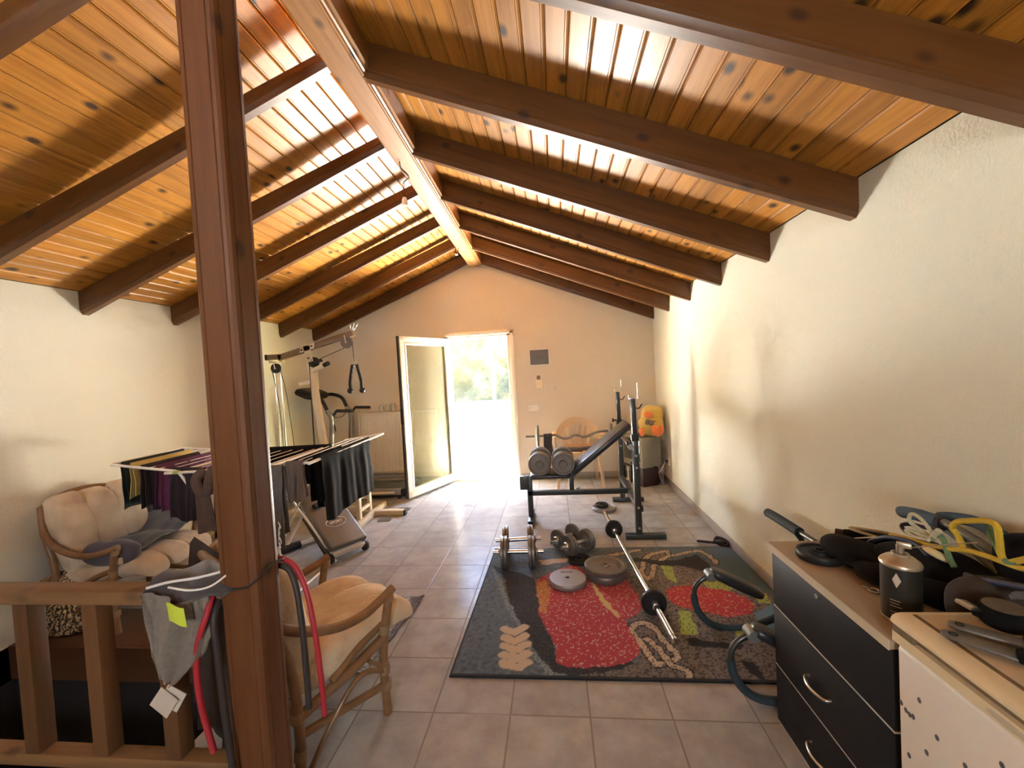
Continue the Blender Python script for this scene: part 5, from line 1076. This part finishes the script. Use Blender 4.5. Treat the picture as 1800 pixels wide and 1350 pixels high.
# ---------------------------------------------------------------- drawer cabinet on the right
mat('black_laminate', (.012, .012, .015), .55, var=.35, vs_=5, spec=.22); mat('cabinet_side', (.13, .12, .105), .5)
wood('worktop_wood', (.30, .225, .155), (.36, .275, .19), (.2, .14, .09), (0, 0, PI / 2), rough=.45, coat=.1, knots=False, per=.02)
mat('edge_band', (.50, .44, .33), .5, var=.04); mat('edge_strip', (.72, .70, .66), .35, .4, var=.03)
DXF, DY0, DY1 = .815, 1.10, 1.685
dc = thing('drawer_cabinet', 'black drawer cabinet with wood coloured top on the right, cluttered with gear', 'cabinet', (1.04, 1.39, 0))
q = B(); q.box2((DXF + .018, DY0, .0), (1.265, DY1 - .004, .695), .002); obj('body', q, 'cabinet_side', dc)
q = B(); q.box2((DXF - .012, DY0 - .004, .695), (1.272, DY1 + .006, .72), .002); tp = obj('worktop', q, 'worktop_wood', dc)
q = B(); q.box2((DXF - .014, DY0 - .004, .694), (DXF - .011, DY1 + .006, .7215)); obj('edge_band', q, 'edge_band', tp)
for k, (z0, z1) in enumerate(((.477, .688), (.241, .470), (.012, .234))):
    q = B(); q.box2((DXF, DY0 + .004, z0), (DXF + .018, DY1 - .006, z1), .0015); dr = obj('drawer', q, 'black_laminate', dc)
    q = B(); q.box2((DXF + .001, DY0 + .004, z0 - .006), (DXF + .016, DY1 - .006, z0 - .001)); obj('edge_strip', q, 'edge_strip', dr)
    if k: q = B(); zh = (.352, .118)[k - 1]; q.tube([(DXF + .002, 1.459, zh + .002), (DXF - .018, 1.452, zh), (DXF - .030, 1.405, zh - .001), (DXF - .018, 1.356, zh), (DXF + .002, 1.349, zh + .002)], .0055, 10, 6); obj('handle', q, 'steel', dr)
    else: q = B(); q.cyl((DXF + .002, 1.403, .66), (DXF - .004, 1.403, .66), .008, n=14); q.box((DXF - .006, 1.403, .66), (.004, .002, .008)); obj('lock', q, 'steel', dr)

# ---------------------------------------------------------------- chest freezer in the near right corner
mat('freezer_white', (.74, .71, .67), .4, var=.03); mat('freezer_cream', (.70, .60, .40), .32, var=.04, coat=.2); mat('freezer_strip', (.16, .11, .055), .8, var=.3, vs_=80, bmp=.4); mat('freezer_top', (.58, .47, .33), .45, var=.08)
fz = thing('chest_freezer', 'white chest freezer with yellowed lid in the near right corner', 'freezer', (1.04, .72, 0))
q = B(); q.box2((.805, .34, .03), (1.272, 1.078, .728), .012, 3); obj('body', q, 'freezer_white', fz)
lp = [(.800, .732), (.800, .757), (.8135, .7585), (.8135, .7765), (.797, .778), (.7965, .785), (.800, .792), (.808, .798), (.82, .8005), (1.27, .8005), (1.27, .732)]
q = B(); q.prism([(x, .34, z) for x, z in lp], (0, .742, 0)); ld_ = obj('lid', q, 'freezer_cream', fz, 30)
q = B(); q.box2((.838, .345, .8003), (.847, 1.07, .8025), .0005); obj('strip', q, 'freezer_strip', ld_)
q = B(); q.box2((.847, .35, .8003), (1.26, 1.07, .8015)); obj('top_panel', q, 'freezer_top', ld_)
q = B(); q.box2((.8105, .36, .7588), (.8135, 1.022, .7765)); q.box2((.799, 1.022, .757), (.8135, 1.08, .778), .002); obj('handle_recess', q, 'freezer_strip', ld_)
q = B(); q.blob((.8005, .815, .744), (.0015, .048, .007), .8, 24, 8); obj('emblem', q, 'edge_band', ld_)
mat('dot_grey', (.10, .09, .11), .5)
for (y, z) in ((1.066, .584), (1.015, .632), (1.053, .576), (1.043, .574), (1.033, .577), (.972, .582), (1.047, .469), (.999, .522), (.909, .579), (.838, .652), (.95, .40), (.90, .48)):
    q = B(); q.blob((.8045, y, z), (.0012, .0052, .0068), 1, 14, 6); obj('dot_sticker', q, 'dot_grey', fz)

# ---------------------------------------------------------------- gear on the cabinet and the freezer
TZ = .7205
q = B(); q.lathe(plate_prof(.072, .026, .0135), (.912, 1.545, TZ + .013), (0, 0, 1), 36, closed=True); q.lathe([(.0135, .008), (.022, .008), (.022, .026), (.0135, .026)], (.912, 1.545, TZ + .005), (0, 0, 1), 20, closed=True)
single('weight_plate', 'small black weight plate on the wooden top of the drawer cabinet', 'weight plate', q, 'black_plastic', (.912, 1.545, TZ))
cn = thing('spray_can', 'black spray can with metal nozzle standing at the cabinet edge by the freezer', 'spray can', (.905, 1.19, TZ))
mat('can_black', (.022, .022, .018), .35, .2, var=.2, coat=.3); mat('can_metal', (.50, .43, .33), .35, .8)
r_ = .043
q = B(); q.lathe([(0, 0), (r_ * .95, 0), (r_, .004), (r_, .150), (0, .150)], (.905, 1.19, TZ), n=32); obj('body', q, 'can_black', cn)
q = B(); q.lathe([(r_ * 1.03, .148), (r_ * 1.05, .153), (r_ * 1.0, .158), (r_ * .75, .168), (r_ * .45, .174), (r_ * .45, .179), (r_ * .36, .180), (r_ * .3, .174), (0, .174)], (.905, 1.19, TZ), n=32); obj('shoulder', q, 'can_metal', cn)
q = B(); q.lathe([(r_ * .98, .0), (r_ * 1.02, .002), (r_ * 1.02, .006), (r_ * .98, .008)], (.905, 1.19, TZ), n=32); obj('base_rim', q, 'can_metal', cn)
q = B(); q.cyl((.905, 1.19, TZ + .174), (.905, 1.19, TZ + .200), .008, .009, 14); q.box((.910, 1.183, TZ + .203), (.030, .014, .014), (0, 0, -.6), .003); obj('nozzle', q, 'can_metal', cn)
q = B(); q.tube([(.925, 1.175, TZ + .200), (.97, 1.14, TZ + .222), (1.02, 1.11, TZ + .240)], .0016, 6, 3); obj('straw', q, 'can_metal', cn)
def onc(a, z, dr_=.0006): return (.905 + (r_ + dr_) * math.cos(a), 1.19 + (r_ + dr_) * math.sin(a), TZ + z)
q = B(); q.prism([onc(-2.62, .118), onc(-2.42, .138), onc(-2.20, .118), onc(-2.42, .098)], (-.0008, -.0008, 0)); obj('hazard_label', q, 'paper_tag', cn)
q = B()
for z, a0, a1 in ((.062, -2.75, -2.25), (.054, -2.75, -2.3), (.046, -2.75, -2.2), (.030, -2.75, -2.2), (.022, -2.7, -2.3)): q.tube([onc(a0 + (a1 - a0) * i / 5, z) for i in range(6)], .0011, 5, 1)
obj('print_lines', q, 'paper_tag', cn)
q = B(); q.tube([(1.005, 1.665, TZ + .012), (1.09, 1.515, TZ + .085)], .0028, 8, 1); q.box((1.0, 1.674, TZ + .010), (.012, .022, .006), (0, 0, .5), .001); single('metal_skewer', 'thin metal rod leaning across the gear on the drawer cabinet', 'rod', q, 'steel', (1.0, 1.66, TZ))
um = thing('folded_umbrella', 'black folded umbrella lying at the back of the cabinet top under a beige cord', 'umbrella', (1.14, 1.62, TZ))
q = B(); q.tube([(1.075, 1.672, TZ + .028), (1.13, 1.63, TZ + .030), (1.25, 1.53, TZ + .032)], .026, 14, 4, rad=lambda u: .022 + .006 * math.sin(PI * u)); obj('canopy', q, 'black_cloth', um, 60)
q = B(); q.tube([(1.055, 1.688, TZ + .028), (1.08, 1.668, TZ + .028)], .020, 14, 1); obj('handle', q, 'brown_jacket', um)
mat('beige_rope', (.44, .38, .24), .9, var=.2, vs_=120, bmp=.8, bs=300); mat('yellow_rope', (.58, .40, .03), .85, var=.15, vs_=120, bmp=.8, bs=300); mat('green_rope', (.13, .24, .12), .85, var=.2, vs_=90, bmp=.8, bs=200); mat('navy_rubber', (.022, .028, .075), .45, var=.2); mat('pale_rope', (.50, .50, .36), .9, var=.25, vs_=120, bmp=.8, bs=300)
q = B(); q.tube([(1.13, 1.565, TZ + .058), (1.09, 1.645, TZ + .060), (1.105, 1.665, TZ + .058), (1.16, 1.61, TZ + .064), (1.22, 1.54, TZ + .062), (1.25, 1.47, TZ + .065)], .0055, 8, 8); single('cord', 'beige cord lying along the folded umbrella on the cabinet top', 'cord', q, 'beige_rope', (1.15, 1.6, TZ + .06))
q = B(); q.blob((1.01, 1.49, TZ + .038), (.075, .125, .036), .75, 26, 14, .014, 12, (0, 0, .25), 3); q.blob((.985, 1.385, TZ + .03), (.055, .07, .028), .8, 22, 12, .01, 14, (0, 0, -.3), 4); q.tube([(.965, 1.49, TZ + .05), (.945, 1.45, TZ + .03), (.955, 1.38, TZ + .05), (1.0, 1.34, TZ + .05), (1.03, 1.39, TZ + .055)], .012, 8, 6, sq=.35)
single('wrist_straps', 'bundle of black lifting straps on the cabinet beside the small plate', 'strap', q, 'black_cloth', (1.0, 1.45, TZ), smooth=70)
q = B(); q.tube([(.93 + .013 * math.cos(a), 1.322 + .013 * math.sin(a), TZ + .004) for a in [2 * PI * i / 10 for i in range(10)]], .0022, 6, 2, True); q.tube([(.952 + .010 * math.cos(a), 1.308 + .010 * math.sin(a), TZ + .006) for a in [2 * PI * i / 10 for i in range(10)]], .0022, 6, 2, True); q.box((.925, 1.343, TZ + .003), (.009, .022, .003), (0, 0, .5), .001)
single('key_ring', 'small metal ring clips on the cabinet top beside the spray can', 'clip', q, 'steel', (.93, 1.32, TZ))
q = B(); q.blob((1.13, 1.36, TZ + .050), (.115, .145, .055), .7, 30, 18, .018, 9, (0, .1, .1), 9); q.blob((1.06, 1.26, TZ + .035), (.07, .10, .034), .8, 24, 14, .014, 10, (0, 0, .4), 10)
single('gym_bag', 'slumped black gym bag on the cabinet top behind the spray can', 'bag', q, 'black_cloth', (1.12, 1.35, TZ), smooth=70)
q = B(); q.blob((1.10, 1.145, TZ + .063), (.115, .055, .066), .7, 30, 18, .012, 9, (0, 0, .1), 12)
single('padded_belt', 'thick black padded belt heaped on the cabinet top next to the freezer', 'belt', q, 'brown_jacket', (1.1, 1.145, TZ), smooth=70)
q = B(); q.blob((1.205, 1.13, .885), (.055, .10, .075), .75, 26, 16, .014, 10, (0, 0, .3), 13); q.blob((1.20, 1.14, .79), (.05, .085, .075), .8, 24, 14, .008, 10, seed=14)
single('head_pad', 'round black pad propped up against the right wall at the picture edge', 'pad', q, 'black_cloth', (1.2, 1.13, TZ), smooth=70)

# ropes and cords heaped on top
q = B(); q.tube([(1.09, 1.47, .832), (1.10, 1.40, .842), (1.105, 1.33, .855), (1.10, 1.27, .872), (1.10, 1.225, .888), (1.10, 1.17, .897), (1.10, 1.10, .902), (1.10, 1.05, .918)], .0068, 10, 8); q.tube([(1.10, 1.235, .889), (1.11, 1.262, .915), (1.105, 1.272, .934), (1.10, 1.25, .958), (1.10, 1.215, .974), (1.10, 1.17, .990), (1.10, 1.148, .985), (1.10, 1.142, .952), (1.10, 1.138, .915), (1.10, 1.125, .903), (1.10, 1.105, .915), (1.10, 1.07, .940), (1.10, 1.04, .955)], .0075, 10, 8)
single('yellow_rope', 'yellow rope looped in the air over the black gear', 'rope', q, 'yellow_rope', (1.1, 1.25, .85))
q = B(); q.tube([(1.12, 1.345, .868), (1.11, 1.385, .885), (1.10, 1.406, .900), (1.10, 1.405, .920), (1.10, 1.390, .930), (1.10, 1.362, .922), (1.10, 1.340, .905), (1.10, 1.325, .890), (1.10, 1.318, .880)], .0055, 8, 8); q.tube([(1.10, 1.315, .905), (1.10, 1.328, .886), (1.11, 1.35, .872), (1.115, 1.41, .866), (1.11, 1.435, .860), (1.105, 1.40, .856), (1.10, 1.34, .868)], .0052, 8, 8)
q.tube([(1.10, 1.306, .911), (1.10, 1.324, .890)], .0085, 10, 1)
single('pale_rope', 'pale knotted rope loop standing up beside the blue foam handles', 'rope', q, 'pale_rope', (1.1, 1.36, .86))
q = B(); q.tube([(1.105, 1.312, .896), (1.10, 1.290, .885), (1.095, 1.278, .865), (1.09, 1.262, .845), (1.085, 1.245, .832)], .0075, 10, 6, sq=.5); q.tube([(1.13, 1.17, .955), (1.13, 1.19, .965), (1.13, 1.195, .95), (1.12, 1.17, .928), (1.10, 1.13, .905), (1.10, 1.10, .912)], .0075, 10, 6)
single('green_strap', 'green strap ends among the ropes, crossing under the yellow rope', 'strap', q, 'green_rope', (1.1, 1.25, .84))
q = B(); q.tube([(1.07, 1.54, TZ + .055), (1.075, 1.52, .795), (1.08, 1.475, .822), (1.085, 1.42, .838), (1.09, 1.37, .842), (1.08, 1.32, .830)], .0072, 10, 8)
single('navy_tube', 'navy rubber exercise tube arching over the gear behind the spray can', 'exercise band', q, 'navy_rubber', (1.08, 1.45, TZ))
q = B(); q.tube([(1.06, 1.185, .840), (1.06, 1.15, .846), (1.065, 1.10, .862), (1.07, 1.04, .882)], .0078, 10, 6)
single('navy_tube', 'navy rubber exercise tube lying at the picture edge above the brush', 'exercise band', q, 'navy_rubber', (1.06, 1.12, .84))
q = B(); q.tube([(1.23, 1.46, .846), (1.21, 1.54, .838), (1.19, 1.555, .828), (1.185, 1.52, .815), (1.20, 1.43, .812)], .0065, 8, 8)
single('navy_tube', 'navy rubber exercise tube loop beneath the pale rope', 'exercise band', q, 'navy_rubber', (1.2, 1.5, .82))
mat('blue_foam', (.055, .115, .19), .75, var=.15, vs_=20, bmp=.2, bs=200); mat('grey_tube', (.20, .22, .22), .35, .4)
bh = thing('exercise_bar', 'pair of blue foam grips on grey tubes leaning at the right wall', 'exercise bar', (1.22, 1.35, TZ))
q = B(); q.tube([(1.215, 1.52, .872), (1.215, 1.44, .868), (1.22, 1.40, .862), (1.225, 1.27, .80)], .012, 12, 6); q.tube([(1.20, 1.42, .897), (1.20, 1.36, .890), (1.20, 1.27, .868), (1.20, 1.15, .822)], .0125, 12, 6); obj('tube', q, 'grey_tube', bh)
q = B(); q.tube([(1.20, 1.568, .871), (1.20, 1.555, .876), (1.20, 1.50, .886), (1.20, 1.455, .889), (1.20, 1.415, .890)], .019, 14, 6, rad=lambda u: .0205 * min(1, .35 + u * 9)); obj('grip', q, 'blue_foam', bh)
q = B(); q.tube([(1.235, 1.46, .892), (1.235, 1.42, .905), (1.235, 1.35, .918), (1.235, 1.29, .908), (1.235, 1.24, .893)], .0175, 14, 6); obj('grip', q, 'blue_foam', bh)
q = B(); q.tube([(1.20, 1.425, .890), (1.20, 1.408, .889)], .0208, 14, 1); obj('collar', q, 'black_rubber', bh)
q = B(); q.blob((1.09, 1.305, .842), (.035, .013, .010), .9, 18, 10, rot=(0, .35, -1.1)); mat('cream_tip', (.75, .62, .32), .4); single('bottle_tip', 'small cream plastic cap among the ropes', 'cap', q, 'cream_tip', (1.09, 1.3, .83))

# on the freezer lid
FZ = .8017
wr = thing('wrist_wrap', 'rolled dark wrist wrap with metal buckle on the freezer lid', 'strap', (.995, 1.035, FZ))
q = B(); q.lathe([(0, 0), (.036, 0), (.040, .004), (.040, .040), (.036, .044), (0, .044)], (1.0, 1.03, FZ), n=30); q.box((.985, 1.055, FZ + .02), (.05, .03, .03), (0, 0, .3), .006); obj('roll', q, 'black_cloth', wr)
mat('velcro', (.12, .10, .075), .95, var=.3, vs_=90, bmp=.8, bs=300)
q = B(); q.lathe([(0, .0441), (.036, .0441), (.036, .0455), (0, .0455)], (1.0, 1.03, FZ), n=30); obj('velcro_face', q, 'velcro', wr)
q = B(); q.box((.945, 1.053, FZ + .034), (.030, .034, .010), (.1, .25, .2), .003); obj('buckle', q, 'steel', wr)
q = B()
for k in range(7): q.tube([(1.04 + .006 * k, 1.06, FZ + .05 + .004 * (k % 3)), (1.09, 1.03 - .004 * k, FZ + .07 + .003 * (k % 2)), (1.13, .99 - .008 * k, FZ + .05), (1.15, .93 - .01 * k, FZ + .03)], .006, 6, 5)
single('skipping_rope', 'coiled dark skipping rope on the freezer lid at the picture edge', 'rope', q, 'striped_grey', (1.09, 1.02, FZ))
for k, (a, c_, lb_) in enumerate((((.842, .978), (.905, .905), 'flat grey strap end with a hole on the freezer lid, nearer the front edge'), ((.885, 1.012), (.96, .945), 'flat grey strap end with a hole on the freezer lid, beside the wrist wrap'))):
    a = Vector((*a, FZ + .007)); c_ = Vector((*c_, FZ + .009)); d_ = (c_ - a).normalized(); n_ = Vector((-d_.y, d_.x, 0))
    st = thing('ankle_strap', lb_, 'strap', (a.x, a.y, FZ), 0, 'ankle straps on the freezer lid')
    q = B(); o_ = []
    for i in range(13): an = PI / 2 + PI * i / 12; o_.append(a + n_ * .016 * math.sin(an) + d_ * .016 * math.cos(an))
    o_ = [a + n_ * .016 + d_ * .0] + o_[1:-1] + [a - n_ * .016] + [c_ - n_ * .018, c_ + n_ * .018]
    q.prism(o_, (0, 0, .007), .002); obj('tab', q, 'cast_grey', st)
    q = B(); q.lathe([(.0045, .0072), (.008, .0072), (.008, .0085), (.0045, .0085)], a + d_ * .004, n=14, closed=True); obj('eyelet', q, 'black_plastic', st)
    q = B(); q.bar(c_ - d_ * .004 + Vector((0, 0, .006)), c_ + d_ * .13 + Vector((.03, 0, .012)), .042, .016, bev=.005); obj('pad', q, 'black_cloth', st)

# ---------------------------------------------------------------- ab roller half behind the cabinet
abr = thing('ab_roller', 'blue and black tubular ab roller with pads standing behind the drawer cabinet', 'exercise frame', (.9, 2.0, 0))
mat('dark_blue_foam', (.022, .042, .055), .7, var=.15, vs_=20, bmp=.25, bs=250)
for y, zb, nm in ((2.24, .02, 0), (1.755, .02, 1)):
    X0 = .0 if nm == 0 else -.012
    foam = [(1.12 + X0, y, .085), (1.0 + X0, y, .038), (.90 + X0, y, .0185), (.80 + X0, y, .026), (.735 + X0, y, .065), (.695 + X0, y, .13), (.685 + X0, y, .195)]
    q = B(); q.tube(foam, .0175, 14, 6); rail = obj('foam_rail', q, 'dark_blue_foam', abr)
    q = B(); q.tube([(.685 + X0, y, .19), (.692 + X0, y, .235), (.722 + X0, y, .275), (.77 + X0, y, .298), (.83 + X0, y, .292)], .0125, 12, 6); obj('curved_tube', q, 'black_paint', abr)
    q = B(); q.tube([(1.10 + X0, y, .075), (1.18, y, .16), (1.225, y, .33), (1.235, y, .50)], .0125, 12, 6); obj('rear_tube', q, 'black_paint', abr)
    q = B(); q.blob((.905 + X0, y + .0, .262), (.145, .048, .026), .55, 30, 12, rot=(0, math.radians(27), 0)); pd = obj('elbow_pad', q, 'black_vinyl', abr)
    q = B(); q.tube([(.772 + X0, y - .03, .305), (.772 + X0, y + .03, .305)], .024, 16, 1); obj('pad_cap', q, 'grey_tube', pd)
q = B(); q.tube([(1.235, 1.755, .49), (1.225, 1.80, .535), (1.215, 1.95, .545), (1.205, 2.24, .545), (1.20, 2.46, .545)], .013, 12, 6); q.tube([(1.235, 2.24, .49), (1.21, 2.26, .53), (1.205, 2.28, .545)], .0125, 12, 4); obj('top_tube', q, 'black_paint', abr)
q = B(); q.tube([(1.205, 2.20, .545), (1.20, 2.42, .545), (1.20, 2.50, .540)], .025, 14, 4); obj('top_grip', q, 'dark_blue_foam', abr)
